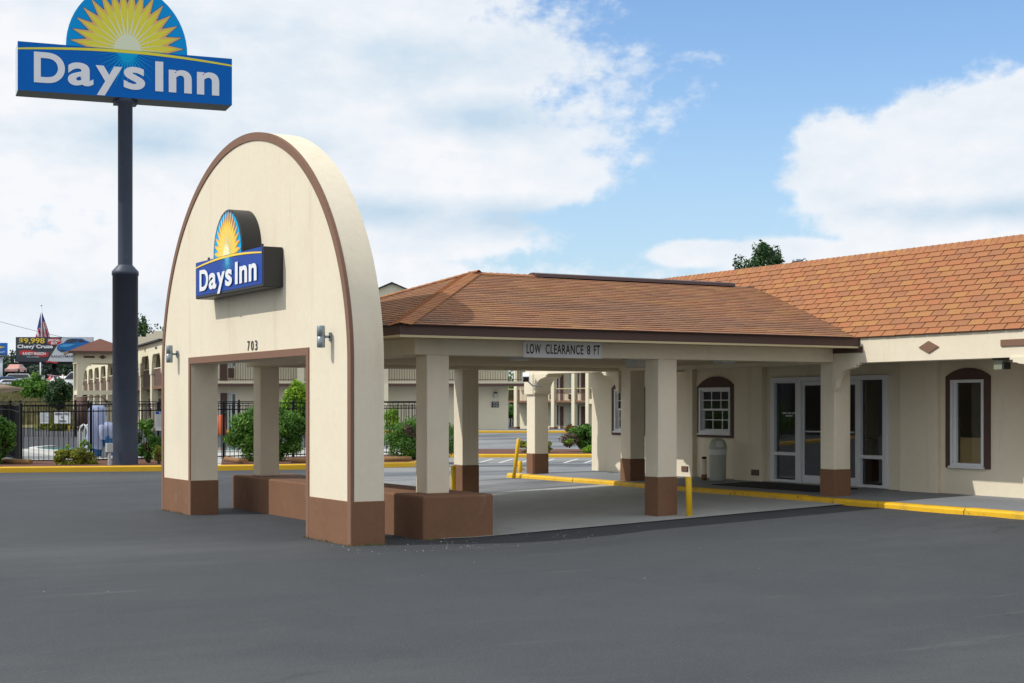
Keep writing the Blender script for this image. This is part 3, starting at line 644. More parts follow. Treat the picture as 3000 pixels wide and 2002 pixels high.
# clearance sign
sg = thing('clearance_sign', 'white sign reading LOW CLEARANCE 8 FT on the canopy beam', 'sign', (11.55, 19.685, 2.475), 0)
b = MB(); b.box(0, 1.40, -.018, -.002, 0, .255, SIGNB); b.build('sign_panel', sg, local=True, bevel=.003)
for wd_, x0, x1 in (('LOW', .055, .30), ('CLEARANCE', .385, 1.055), ('8', 1.12, 1.18), ('FT', 1.245, 1.355)):
    text('lettering', sg, wd_, x0, .055, x1-x0, .145, BLK, y=-.020, bold=.012, ext=.002, space=1.12)
b = MB()
for x in (.02, .70, 1.38):
    for z in (.02, .235): b.tube([(x, -.018, z), (x, -.024, z)], .006, GREYM, 8)
b.build('screw', sg, local=True)
# canopy ceiling lights
def ceil_light(px, Y, label, big):
    x = XY(px, Y); z = 2.53 if Y > 20.1 else 2.486
    t = thing('ceiling_light', label, 'ceiling light', (x, Y, z), group='ceiling lights under the canopy')
    b = MB(); b.box(x-.17, x+.17, Y-.17, Y+.17, z-.022, z-.001, BLK if big else GREYP); b.build('mounting_plate', t)
    b = MB(); h = .13 if big else .05; V = [(x-.15,Y-.15,z-.022),(x+.15,Y-.15,z-.022),(x+.15,Y+.15,z-.022),(x-.15,Y+.15,z-.022)]+[(x+a*.12, Y+c*.12, z-.022-h) for a, c in ((-1,-1),(1,-1),(1,1),(-1,1))]
    b.add(V, [(0,1,5,4),(1,2,6,5),(2,3,7,6),(3,0,4,7),(7,6,5,4)], DIFF); b.build('diffuser', t, bevel=.012)
ceil_light(1866, 20.75, 'boxy ceiling light with black plate beside the middle canopy column', True)
ceil_light(1520, 20.45, 'flat round-edged ceiling light under the clearance sign', False)
ceil_light(2122, 20.6, 'flat ceiling light between the middle column and the porch column', False)
# ------------------------------------------------------------------ OFFICE BUILDING
off = thing('office_building', 'cream stucco office with arcade porch, brown trim and orange shingle roof', 'building', (19.3, 22, .25))
WX = 19.40
def Yw(px): return YX(px, 19.35)
win1 = (Yw(2138), Yw(2046.5), 1.19, 2.13); win2 = (Yw(2880), Yw(2783), .745, 2.19); win0 = (27.72, 28.76, 1.19, 2.13); win3 = (13.8, 14.7, .745, 2.19)
dY0, dY1 = YX(2604.6, WX), YX(2263.7, WX)
door = (dY0, dY1, .28, 2.31)
def wall(x0, x1, y0, y1, z0, z1, holes, m, b):
    ys = sorted(set([y0, y1]+[h[0] for h in holes]+[h[1] for h in holes]))
    for ya, yb in zip(ys[:-1], ys[1:]):
        hs = sorted([(h[2], h[3]) for h in holes if h[0] <= ya+1e-6 and h[1] >= yb-1e-6]); z = z0
        for ha, hb in hs:
            if ha > z: b.box(x0, x1, ya, yb, z, ha, m)
            z = hb
        if z1 > z: b.box(x0, x1, ya, yb, z, z1, m)
b = MB(); wall(WX, WX+.2, 10, 25.9, .0, 2.6, [win1, win2, win3, door], CREAM, b); wall(19.3, WX+.2, 25.9, 29.75, .0, 2.6, [win0], CREAM, b)
b.box(WX+.2, 24, 29.55, 29.75, 0, 2.6, CREAM); b.build('wall', off)
for y0, y1 in ((YX(2232.4, 19.3), YX(2150.2, 19.3)), (YX(2745, 19.3), YX(2635, 19.3)), (16.2, 17.13), (12.6, 13.4)):
    b = MB(); b.box(19.3, WX+.01, y0, y1, .1, 2.55, CREAM); b.build('pilaster', off, bevel=.01)
# interior
b = MB(); b.add([(WX+.2,10,.28),(24,10,.28),(24,29.5,.28),(WX+.2,29.5,.28)], [(0,1,2,3)], DARKIN); b.add([(24,10,.28),(24,29.5,.28),(24,29.5,2.6),(24,10,2.6)], [(0,1,2,3)], TANIN); b.box(WX+.2, 24, 10, 10.05, .28, 2.6, TANIN)
b.add([(WX+.2,10,2.58),(24,10,2.58),(24,29.5,2.58),(WX+.2,29.5,2.58)], [(0,3,2,1)], DARKIN)
b.box(19.9, 20.4, 21.2, 23.2, .29, 1.15, DARKIN); b.box(20.6, 21.2, 20.2, 20.9, .29, 1.0, WOODM)
b.build('lobby_interior', off)
# porch frieze, ceiling
FX0, FX1, FZ0, FZ1 = 17.62, 18.04, 2.465, 2.87
b = MB(); b.box(FX0, FX1, 8, 29.92, FZ0, FZ1, CREAM); b.build('frieze', off)
b = MB(); b.add([(17.9,29.80,2.58),(21.6,29.80,2.58),(19.1,29.80,4.36)], [(0,2,1)], CREAM); b.build('gable', off)
b = MB(); b.box(FX1, 19.3, 8, 26.185, 2.52, 2.56, SOFF); b.box(FX1, 19.3, 26.57, 29.74, 2.52, 2.56, SOFF); b.build('porch_ceiling', off)
for y in (14.9, 19.7, 25.77, 29.55): column(17.65, y, .18, .675 if y > 15 else .7, 2.5, .355, off)
def corbel(yc, dirn, x0=17.60, x1=17.69):   # bracket in the plane of the frieze, from column face yc towards dirn
    p = [(0,2.47),(.62,2.47),(.62,2.43),(.56,2.43),(.56,2.39),(.50,2.39)]
    for i in range(9):
        a = math.pi/2*i/8; p.append((.10+.34*(1-math.sin(a))+.0, 2.37-.30*(1-math.cos(a)) if 0 else 2.07+.30*math.cos(a)))
    p += [(.10,2.05),(.06,2.05),(.06,2.01),(.0,2.01)]
    b = MB(); pts = [(yc+dirn*a, z) for a, z in p]
    if dirn > 0: pts = pts[::-1]
    n = len(pts); V = [(x0, y, z) for y, z in pts]+[(x1, y, z) for y, z in pts]
    b.add(V, [(i, n+i, n+(i+1) % n, (i+1) % n) for i in range(n)]+[tuple(range(n)), tuple(range(n, 2*n))[::-1]], CREAM)
    return b.build('corbel', off)
corbel(19.7, -1); corbel(15.255, 1); corbel(29.55, -1, x1=18.0); corbel(26.125, 1, x1=18.0)
b = MB(); b.box(17.60, 18.04, 29.52, 29.94, 2.01, 2.47, CREAM); b.build('column_capital', off, bevel=.008)
# brown relief blocks on the frieze
for y0, y1 in ((18.98, 19.9), (14.15, 16.05)):
    b = MB(); b.box(FX0-.022, FX0-.001, y0, y1, 2.63, 2.73, DBROWN if y0 > 18 else TRIMB); b.build('frieze_block', off, bevel=.004)
for yc in (17.5, 12.7):
    b = MB(); V = [(yc+.21, 2.67), (yc, 2.765), (yc-.21, 2.67), (yc, 2.575)]
    b.add([(FX0-.022, *v) for v in V]+[(FX0-.001, *v) for v in V], [(0,1,2,3)]+[(i, 4+i, 4+(i+1) % 4, (i+1) % 4) for i in range(4)], TRIMB); b.build('frieze_diamond', off)
# windows
def arch_surround(t, y0, y1, z0, zs, zt, x, dep=.03, m=DBROWN):
    n = 14; top = []; yc = (y0+y1)/2; hw = (y1-y0)/2
    for i in range(n+1):
        s_ = -1+2*i/n; top.append((yc+hw*s_, zs+(zt-zs)*(1-abs(s_)**2.2)))
    return top
def window(par, w_, surr, xw, hung=True, name='window'):
    y0, y1, z0, z1 = w_; sy0, sy1, sz0, szs, szt = surr
    b = MB(); top = arch_surround(None, sy0, sy1, sz0, szs, szt, xw); xf = xw-.035
    def q(pts):
        n = len(pts); b.add([(xf, *p) for p in pts]+[(xw-.001, *p) for p in pts], [tuple(range(n))[::-1]]+[(i, (i+1) % n, n+(i+1) % n, n+i) for i in range(n)], DBROWN)
    q([(sy0, sz0), (sy1, sz0), (sy1, z0), (sy0, z0)]); q([(sy0, z0), (y0, z0), (y0, z1), (sy0, z1)]); q([(y1, z0), (sy1, z0), (sy1, z1), (y1, z1)])
    q([(sy0, z1), (sy1, z1)]+top[::-1])
    fr = b.build(name+'_surround', par)
    b = MB(); fw = .05; xo = xw-.05
    for a in ((y0, y0+fw, z0, z1), (y1-fw, y1, z0, z1), (y0+fw, y1-fw, z1-fw, z1), (y0+fw, y1-fw, z0, z0+fw)): b.box(xo, xw+.1, a[0], a[1], a[2], a[3], WHITE)
    b.box(xo-.03, xw, y0-.02, y1+.02, z0-.035, z0-.001, WHITE); f = b.build(name, par, bevel=.004)
    if hung:
        zm = (z0+z1)/2+.0
        for (za, zb, xs_) in ((zm, z1-fw, xw+.0), (z0+fw, zm+.03, xw+.035)):
            b = MB(); ya, yb = y0+fw, y1-fw; s_ = .035
            for r in ((ya, ya+s_, za, zb), (yb-s_, yb, za, zb), (ya+s_, yb-s_, za, za+s_), (ya+s_, yb-s_, zb-s_, zb)): b.box(xs_, xs_+.03, *r, WHITE)
            for i in (1, 2): yy = lerp(ya, yb, i/3); b.box(xs_+.006, xs_+.022, yy-.009, yy+.009, za+s_, zb-s_, WHITE)
            zz = (za+zb)/2; b.box(xs_+.005, xs_+.021, ya+s_, yb-s_, zz-.009, zz+.009, WHITE); b.build('sash', f)
            for i in range(3):
                for k in range(2):
                    b = MB(); c0, c1 = lerp(ya, yb, i/3)+.01, lerp(ya, yb, (i+1)/3)-.01; e0, e1 = (za+.01, zz-.006) if k == 0 else (zz+.006, zb-.01)
                    b.add([(xs_+.025, c0, e0), (xs_+.025, c1, e0), (xs_+.025, c1, e1), (xs_+.025, c0, e1)], [(0,3,2,1)], GLASS); b.build('pane', f)
    else:
        b = MB()
        for r in ((y1-fw-.045, y1-fw, z0+fw, z1-fw), (y0+fw, y0+fw+.012, z0+fw, z1-fw)): b.box(xw+.0, xw+.05, *r, WHITE)
        b.build('sash', f)
        b = MB(); b.add([(xw+.04, y0+fw, z0+fw), (xw+.04, y1-fw, z0+fw), (xw+.04, y1-fw, z1-fw), (xw+.04, y0+fw, z1-fw)], [(0,3,2,1)], GLASS); b.build('pane', f)
window(off, win1, (24.58, 25.82, 1.10, 2.15, 2.355), WX)
window(off, win0, (27.60, 28.88, 1.10, 2.15, 2.355), 19.3)
window(off, win2, (17.89, 18.86, .71, 2.245, 2.385), WX, False); window(off, win3, (13.7, 14.8, .71, 2.245, 2.385), WX, False)
b = MB(); b.box(19.50, 19.52, 18.0, 18.66, .76, 1.22, mat('tan_window_board', (.62,.44,.22), .8)); b.build('window_board', off)
# door assembly
b = MB(); dz0, dz1 = .285, 2.305; fx0, fx1 = WX-.06, WX+.08
def Yd(px): return YX(px, WX)
fw = .11
for y0, y1, z0, z1 in ((dY1-fw, dY1, dz0, dz1), (dY0, dY0+fw, dz0, dz1), (dY0+fw, dY1-fw, dz1-.085, dz1), (Yd(2352)-.0, Yd(2336.5), dz0, dz1-.085), (Yd(2526.4), Yd(2513.9), dz0, dz1-.085),
                       (Yd(2336.5), dY1-fw, .80, .865), (dY0+fw, Yd(2526.4), .80, .865), (Yd(2336.5), dY1-fw, dz0, .335), (dY0+fw, Yd(2526.4), dz0, .335), (Yd(2336.5), dY1-fw, 2.19, 2.22)):
    b.box(fx0, fx1, y0, y1, z0, z1, ALU)
df = b.build('door_frame', off, bevel=.006)
ym = (Yd(2352)+Yd(2513.9))/2
for y0, y1 in ((ym+.003, Yd(2352)-.004), (Yd(2513.9)+.004, ym-.003)):
    b = MB()
    for r in ((y0, y0+.055, .29, 2.215), (y1-.055, y1, .29, 2.215), (y0+.055, y1-.055, .29, .44), (y0+.055, y1-.055, 2.14, 2.215)): b.box(WX-.02, WX+.03, *r, ALU)
    dr = b.build('door', off, bevel=.004)
    b = MB(); b.tube([(WX-.05, y0+.05, 1.27), (WX-.05, y1-.05, 1.27)], .014, ALU, 8); b.build('push_bar', dr)
    b = MB(); b.add([(WX, y0+.055, .44), (WX, y1-.055, .44), (WX, y1-.055, 2.14), (WX, y0+.055, 2.14)], [(0,3,2,1)], GLASS); b.build('pane', dr)
for y0, y1, z0, z1 in ((Yd(2336.5), dY1-fw, .865, 2.19), (Yd(2336.5), dY1-fw, .335, .80), (dY0+fw, Yd(2526.4), .865, 2.22), (dY0+fw, Yd(2526.4), .335, .80)):
    b = MB(); b.add([(WX+.01, y0, z0), (WX+.01, y1, z0), (WX+.01, y1, z1), (WX+.01, y0, z1)], [(0,3,2,1)], GLASS); b.build('pane', df)
st = thing('door_notice', 'small white lettering on the glass beside the office door', 'lettering', (WX-.005, Yd(2292), 1.55), -math.pi/2)
text('lettering', st, 'SHIRTS AND SHOES', 0, .045, .42, .035, LETW, y=0, bold=.01, ext=.002); text('lettering', st, 'REQUIRED', .11, -.01, .20, .035, LETW, y=0, bold=.01, ext=.002)
# wall vents
for px, Xv, z, lb in ((2007, 19.3, .37, 'brown louvred brick vent low on the wall left of the trash can'), (2213, 19.3, .38, 'brown louvred brick vent low on the wall beside the office door')):
    yv = YX(px, Xv); t = thing('wall_vent', lb, 'vent', (Xv, yv, z), group='wall vents')
    b = MB(); b.box(Xv-.012, Xv-.001, yv-.115, yv+.115, z, z+.115, BLK); b.build('vent_frame', t)
    for k in range(4):
        b = MB(); b.box(Xv-.022, Xv-.012, yv-.11, yv+.11, z+.01+.026*k, z+.026+.026*k, TRIMB); b.build('slat', t)
# main roof
EX, RXm, RZm = 17.60, 19.1, 4.425
Vm = nrm((RXm-EX, 0, RZm-FZ1-.005)); Lm = Vector((RXm-EX, 0, RZm-FZ1-.005)).length; Nm = nrm((-(RZm-FZ1), 0, RXm-EX))
b = MB(); y0r, y1r = 8.0, 29.95
b.add([(EX, y0r, FZ1+.005), (EX, y1r, FZ1+.005), (RXm, y1r, RZm), (RXm, y0r, RZm), (21.6, y1r, 2.6), (21.6, y0r, 2.6)], [(0,3,2,1), (3,5,4,2), (0,5,3), (1,2,4)], UNDER); b.box(EX, FX0+.3, y0r, y1r, FZ1+.001, FZ1+.004, UNDER)
mroof = b.build('roof', off)
orgm = (EX-.02, y1r, FZ1+.002); em = Lm/16
mt = field(0, 0, 0, lambda v: 0, lambda v: y1r-y0r, 16, em, .318, .019)
mt = [(u0, u1, v0, v1, k) for (u0, u1, v0, v1, k) in mt]
def visk(tb):
    px, d = shows(tb, orgm, (0,-1,0), Vm); Y = y1r-(tb[0]+tb[1])/2; z = FZ1+Vm.z*tb[2]
    cutY = EY0+ (z-EZ)/(RZ-EZ)*(RY-EY0)
    vis = px < 3040 and (Y < cutY+.2 or z > RZ-.05)
    return (0 if vis else 1, d)
mt.sort(key=visk); near3 = mt[:300]; rest = mt[300:]
tab_parts(near3, mroof, orgm, (0,-1,0), Vm, Nm, SHING_R, em, 4)
tabs_mesh('shingle_courses', mroof, rest, orgm, (0,-1,0), Vm, Nm, em, SHING_A if 0 else mat('shingle_course_main', (.4,.15,.07), .95, attr='tone', pal=SHP, bump=.5, bscale=220, speck=.35), 9, kind='stuff')
caps((RXm, 13.5, RZm+.01), (RXm, 28.5, RZm+.01), Nm, (1, 0, 1.2), mroof, .14, .145)
rv = at(2325, 0, 0)
yv = YX(2325, RXm); t = thing('roof_vent', 'small dark vent pipe hood on the office roof ridge beside the tree', 'vent', (RXm+.1, yv, RZm))
b = MB(); b.lathe((RXm+.1, yv, RZm-.1), [(.05,0),(.05,.14),(.11,.14),(.10,.19),(0,.21)], GREYM, 12); b.tube([(RXm+.1, yv-.1, RZm+.06), (RXm+.1, yv-.2, RZm+.1), (RXm+.1, yv-.3, RZm+.02)], .012, GREYM, 6); b.build('vent_hood', t)
# flood light, security camera, trash can, ash urn, mat
t = thing('flood_light', 'boxy flood light under the porch corbel at the right edge', 'light', (17.8, YX(2938, 17.8), 2.46)); yy = YX(2938, 17.8)
b = MB(); b.box(17.70, 17.86, yy-.10, yy+.12, 2.445, 2.463, BLK); b.box(17.70, 17.84, yy-.115, yy-.075, 2.30, 2.40, BLK); b.build('housing', t)
b = MB(); b.box(17.71, 17.85, yy-.075, yy+.10, 2.29, 2.44, mat('lamp_lens', (.25,.27,.20), .3)); b.build('lens', t, bevel=.01)
cy = YX(1590, 17.6); t = thing('security_camera', 'white security camera bracketed to the far porch column', 'camera', (17.6, cy, 2.2))
b = MB(); c0 = Vector((17.42, cy+.42, 2.44)); c1 = Vector((17.18, cy+.02, 2.34)); dd = (c1-c0).normalized(); sd = dd.cross(Vector((0,0,1))).normalized(); up = sd.cross(dd)
def obox(b, c0, c1, hw, hh, m):
    V = [tuple(c+sd*a*hw+up*e*hh) for c in (c0, c1) for a, e in ((-1,-1),(1,-1),(1,1),(-1,1))]
    b.add(V, [(0,1,2,3),(7,6,5,4),(0,4,5,1),(1,5,6,2),(2,6,7,3),(3,7,4,0)], m)
obox(b, c0, c1, .075, .065, WHITE); b.build('camera_body', t, bevel=.008)
b = MB(); obox(b, c1, c1+dd*.012, .06, .05, BLK); b.build('lens', t)
b = MB(); b.tube([(c0+c1)/2-up*.05, (17.40, cy+.1, 2.20), (17.60, cy+.02, 2.19)], .018, GREYP, 8); b.build('bracket', t)
tx, ty = 18.85, 24.45; zb = .262; t = thing('trash_can', 'pale grey domed litter bin under the first office window', 'litter bin', (tx, ty, zb))
b = MB(); b.lathe((tx, ty, zb), [(0,.0),(.155,.0),(.160,.02),(.172,.58),(.172,.60)], CAN, 28); b.build('bin_body', t)
b = MB(); b.lathe((tx, ty, zb), [(.178,.52),(.180,.60),(.178,.64),(.168,.66),(.168,.61)], CANL, 28); b.build('liner', t)
b = MB(); b.lathe((tx, ty, zb), [(.178,.62),(.182,.65),(.176,.70),(.16,.76),(.12,.815),(.06,.845),(0,.85)], CAN, 28); dm = b.build('dome_lid', t)
b = MB(); M = Matrix.Translation((tx, ty, zb)) @ Matrix.Rotation(math.radians(-115), 4, 'Z')
b.add([(math.cos(a)*(.185-.045*max(0, k-.3)), math.sin(a)*(.185-.045*max(0, k-.3)), .67+.13*k) for k in (0, .33, .66, 1) for a in [math.radians(-24+12*i) for i in range(5)]], [(j*5+i, j*5+i+1, (j+1)*5+i+1, (j+1)*5+i) for j in range(3) for i in range(4)], CANL, True, M); b.build('swing_flap', dm)
ax_, ay_ = 18.8, 24.83; t = thing('ash_urn', 'narrow cream cigarette post with brown foot beside the litter bin', 'ash bin', (ax_, ay_, zb))
b = MB(); b.lathe((ax_, ay_, zb), [(.05,.10),(.048,.42),(0,.42)], CREAM, 16); b.build('post', t)
b = MB(); b.lathe((ax_, ay_, zb), [(0,0),(.056,0),(.056,.11),(.05,.115)], BROWN, 16); b.build('foot', t)
b = MB(); b.lathe((ax_, ay_, zb), [(.03,.42),(.055,.44),(.05,.465),(0,.475)], BLK, 16); b.build('cap', t)
b = MB(); b.box(18.05, 19.1, 20.7, 23.6, .24, .252, RUB); b.v = [(x, y, z+(x-18.05)*.026) for x, y, z in b.v]; tag(b.build('door_mat'), 'large black rubber mat in front of the glass office door', 'door mat')
# bollards
def bollard(x, y, z, h, r, label, lean=(0,0)):
    t = thing('bollard', label, 'bollard', (x, y, z), group='yellow steel bollards by the driveway')
    b = MB(); tp = Vector((x+lean[0], y+lean[1], z+h)); b.tube([(x, y, z-.1), tp, tp+Vector((0,0,.012))], [r, r, r*.82], YELB, 16); b.build('post', t)
    b = MB(); b.lathe((x, y, z), [(r*1.35,-.05),(r*1.3,.008),(r,.012)], SLAB, 14); b.build('footing', t); return t
bollard(14.42, 19.42, .02, .61, .05, 'short yellow bollard in front of the middle canopy column', (-.02, .0))
bollard(XY(1328, 26.0), 26.0, .0, .6, .05, 'yellow bollard behind the canopy column on the plinth')
bollard(17.18, 29.72, .09, .92, .042, 'tall leaning yellow bollard at the far end of the yellow kerb', (.14, -.02))
x, y = XY(1524, 30.9), 30.9; t = bollard(x, y, .1, .36, .052, 'stubby yellow standpipe bollard beside the tall leaning one')
b = MB(); b.tube([(x, y, .29), (x+.09, y-.06, .28)], .018, YELB, 8); b.build('side_outlet', t)
# ------------------------------------------------------------------ ISLAND BEDS, KERBS, POOL, FENCE
def kerb_path(name, pts, m, wd=.16, h=.16):
    b = MB()
    for i in range(len(pts)-1):
        a, c = Vector(pts[i]), Vector(pts[i+1]); d = (c-a); d.z = 0; d.normalize(); nn_ = Vector((-d.y, d.x, 0))*wd
        za, zc = a.z, c.z; pr = [(0,-.2),(0,h-.03),(.03,h),(1,h),(1,-.2)]
        V = [tuple(Vector((a.x, a.y, za))+nn_*(p if p > .5 else p/wd*1.0 if p else 0)+Vector((0,0,z))) for p, z in pr]+[tuple(Vector((c.x, c.y, zc))+nn_*(p if p > .5 else p/wd if p else 0)+Vector((0,0,z))) for p, z in pr]
        b.add(V, [(k, 5+k, 6+k, k+1) for k in range(4)]+[(0,1,2,3,4),(9,8,7,6,5)], m)
    return b.build(name, kind='structure')
kp = [at(-3600, 46), at(-2000, 44.5), at(-900, 43), at(0, 42.6), at(476, 43.6), at(660, 44), at(850, 44.6), at(1120, 45.8), at(1200, 46.2), at(1230, 47.0), at(1240, 49), at(1238, 56)]
for p in kp: p.z = ground_z(p.x, p.y)
kerb_path('island_kerb', kp, YELF)
bk = [at(-900, 60, .045), at(-900, 43.6, .045)]
b = MB(); V = [at(-3600, 60, .045)]+[Vector((p.x, p.y, .05))+Vector((S, C_, 0))*.1 for p in kp[1:]]+[at(1235, 60, .05), at(-900, 60, .05)]
b.add([tuple(v) for v in V], [tuple(range(len(V)))], MULCH); b.build('mulch_bed', kind='structure')
b = MB(); V = [at(-900, 47.6, .062), at(60, 47.9, .062), at(655, 50.0, .062), at(1180, 53.8, .062), at(1180, 71, .062), at(-900, 71, .062)]; b.add([tuple(v) for v in V], [tuple(range(len(V)))], DECK); b.build('pool_deck', kind='structure')
b = MB(); V = [at(562, 44.1, .058), at(648, 44.1, .058), at(650, 50.2, .058), at(562, 50.2, .058)]; b.add([tuple(v) for v in V], [(0,1,2,3)], DECK); b.build('gate_path', kind='structure')
pcn = at(545, 62.0); Rv, Fv = Vector((C_,-S,0)), Vector((S,C_,0))
ellp = [pcn+Rv*(5.7*math.cos(q))+Fv*(6.6*math.sin(q)) for q in [2*math.pi*i/48 for i in range(48)]]
b = MB(); b.add([(p.x, p.y, .085) for p in ellp], [tuple(range(48))], WATER); b.build('pool_water', kind='structure')
b = MB(); r_in = ellp; r_out = [pcn+(p-pcn)*1.05 for p in ellp]
for i in range(48):
    j = (i+1) % 48; a, c, d_, e = r_in[i], r_in[j], r_out[j], r_out[i]
    b.add([(a.x,a.y,.13),(c.x,c.y,.13),(d_.x,d_.y,.13),(e.x,e.y,.13),(a.x,a.y,.05),(c.x,c.y,.05),(d_.x,d_.y,.05),(e.x,e.y,.05)], [(0,1,2,3),(0,4,5,1),(3,2,6,7)], COPE)
b.build('pool_coping', kind='structure')
# fence
def fence(label, path, pitch=.147, hgt=1.86, posts_at=None, parts=True, zt=.03, pw=.017):
    P0 = path[0]; t = thing('fence', label, 'fence', tuple(P0))
    pm = MB(); pm.box(-pw/2, pw/2, -pw/2, pw/2, 0, hgt*.93, FENCE); pme = pm.mesh('picket'); allp = MB(); rails = MB()
    for i in range(len(path)-1):
        a, c = path[i], path[i+1]; d = c-a; L = d.length; n = max(1, int(L/pitch)); ang = math.atan2(d.y, d.x)
        for k in range(n):
            p = a.lerp(c, (k+.5)/n); hh = 1 if k % 2 else .955
            if parts:
                o = bpy.data.objects.new('picket', pme); COL.objects.link(o); o.parent = t; o.location = p-Vector(P0)+Vector((0,0,.06)); o.scale = (1, 1, hh)
            else: allp.tube([tuple(p+Vector((0,0,.06))), tuple(p+Vector((0,0,hgt*.93*hh+.06)))], pw*.62, FENCE, 4, smooth=False)
        for z in (.12, hgt-.22, hgt-.02):
            b = MB(); M = Matrix.Translation(a) @ Matrix.Rotation(ang, 4, 'Z'); dz = (c.z-a.z)
            b.box(0, Vector((d.x, d.y)).length, -.018, .018, z-.018, z+.018, FENCE, M); b.v = [(x, y, zz+dz*min(1, max(0, (Vector((x, y, 0))-Vector((a.x, a.y, 0))).length/L))) for x, y, zz in b.v]
            b.build('rail', t)
        for q in ([0] if i else [0]):
            pass
        npst = max(1, round(L/2.4))
        for k in range(npst+(1 if i == len(path)-2 else 0)):
            p = a.lerp(c, k/npst); b = MB(); b.box(p.x-.035, p.x+.035, p.y-.035, p.y+.035, p.z-.1, p.z+hgt+.03, FENCE); b.lathe((p.x, p.y, p.z+hgt+.03), [(.05,0),(.045,.02),(0,.05)], FENCE, 8); b.build('post', t)
    if not parts: allp.build('pickets', t, kind='stuff')
    return t
fence('black steel picket fence in front of the pool, behind the shrubs and navy pole', [at(62, 47.4, -.08), at(655, 49.8, .0), at(1235, 54, .04)])
fence('black picket fence side run seen edge on at the far left, looking solid', [at(60, 47.5, -.08), at(30, 50.5, .0), at(-160, 62, .05)], parts=False, pitch=.045)
fence('thin black picket fence on the far side of the pool', [at(-300, 70.5, .1), at(60, 71, .1), at(700, 71.5, .12), at(1250, 71, .12)], parts=False, pitch=.125, pw=.022)
def board(px0, px1, py0, py1, d, name, label, cat, m=SIGNB, rz=None):
    a = at(px0, d); z0 = zd(py1, d); w_ = (px1-px0)*d/FL; h = (py1-py0)*d/FL
    t = thing(name, label, cat, (a.x, a.y, z0), math.radians(-30) if rz is None else rz); b = MB(); b.box(0, w_, 0, .02, 0, h, m); b.build('sign_panel', t, local=True); return t, w_, h
t, w_, h = board(159, 206, 1207, 1241, 70, 'pool_sign', 'white pool sign reading ABSOLUTELY NO DIVING on the far fence', 'sign')
for s_, x0, x1, z in (('ABSOLUTELY', .03, .97, .72), ('NO', .42, .58, .42), ('DIVING', .28, .72, .10)): text('lettering', t, s_, x0*w_, z*h, (x1-x0)*w_, .2*h, BLK, bold=.03)
t, w_, h = board(118, 144, 1206, 1241, 70, 'pool_rules_sign', 'white pool rules sign with lines of small print, left of the diving sign', 'sign')
for k in range(8):
    b = MB(); b.box(.06*w_, random.uniform(.7, .94)*w_, -.006, -.002, (.9-k*.105)*h-.02, (.9-k*.105)*h+.012, GREYP); b.build('text_line', t, local=True)
t, w_, h = board(455, 480, 1206, 1262, 47.0, 'pool_notice', 'pale notice with a blue POOL heading beside the arch leg', 'sign', PGREY)
b = MB(); b.box(.05*w_, .97*w_, -.006, -.001, .87*h, .99*h, BLUE2); b.build('heading', t, local=True); text('lettering', t, 'POOL', .45*w_, .895*h, .5*w_, .07*h, LETW2, y=-.008, bold=.02)
for k in range(9):
    b = MB(); b.box(.1*w_, .94*w_, -.006, -.002, (.80-k*.07)*h-.006, (.80-k*.07)*h+.006, GREYP); b.build('text_line', t, local=True)
# pool lift under tarp
lc = at(296, 50.3, .06); t = thing('covered_pool_lift', 'pool lift draped in a pale blue tarp with darker blue base by the fence', 'pool lift', tuple(lc))
def tarp(prof, m, name, seed):
    g = random.Random(seed); V = []; n = 28
    for z, rx, ry, ox in prof:
        for k in range(n):
            q = 2*math.pi*k/n; wob = .88+.30*abs(math.sin(q*3.5+z*1.1+seed))+.08*math.sin(q*9+z*6)
            p = lc+Rv*(ox+rx*wob*math.cos(q))+Fv*(ry*wob*math.sin(q)); V.append((p.x, p.y, .06+z+.03*math.sin(q*3+seed)))
    b = MB(); b.add(V, [(j*n+i, j*n+(i+1) % n, (j+1)*n+(i+1) % n, (j+1)*n+i) for j in range(len(prof)-1) for i in range(n)]+[tuple(range((len(prof)-1)*n, len(prof)*n))], m, True); b.build(name, t)
tarp([(.30,.34,.3,-.22),(.5,.33,.3,-.16),(.9,.27,.28,-.12),(1.3,.25,.25,-.12),(1.6,.24,.2,-.13),(1.72,.17,.12,-.14)], TARP, 'tarp', 1)
tarp([(.62,.40,.3,.22),(.8,.42,.32,.22),(1.05,.36,.3,.2),(1.15,.2,.2,.12)], TARP, 'tarp', 4)
tarp([(.05,.10,.1,-.1),(.3,.16,.14,-.1),(.62,.14,.2,-.1)], TARPB, 'base_cover', 2); tarp([(.05,.12,.1,.3),(.3,.13,.12,.3),(.62,.34,.28,.25),(.72,.36,.3,.24)], TARPB, 'base_cover', 3)
b = MB(); p = lc+Rv*.1; b.box(p.x-.09, p.x+.09, p.y-.09, p.y+.09, .05, .65, GREYP); b.build('mast', t)
# pool ladder rails
for k, px in enumerate((233, 247)):
    a = at(px, 56); t = thing('pool_rail', ('white curved pool ladder rail nearer the diving sign' if k == 0 else 'white curved pool ladder rail nearer the draped pool lift'), 'ladder rail', (a.x, a.y, .06), group='pool ladder rails')
    b = MB(); pts = [a+Rv*(.5*s_)+Vector((0,0,h_)) for s_, h_ in ((-.05,.0),(-.05,.8),(.08,1.0),(.3,1.08),(.52,1.0),(.62,.8))]; b.tube([tuple(q) for q in pts], .035, WHITE, 8); b.build('tube', t)
# meter post by the pole
a = at(321, 44.2); t = thing('meter_post', 'grey electrical box on a short post beside the navy pole', 'utility box', (a.x, a.y, .0))
b = MB(); b.box(a.x-.04, a.x+.04, a.y-.04, a.y+.04, -.1, .42, GREYP); b.build('post', t); b = MB(); b.box(a.x-.1, a.x+.08, a.y-.08, a.y+.08, .42, .68, GREYP); b.build('box', t, bevel=.01)
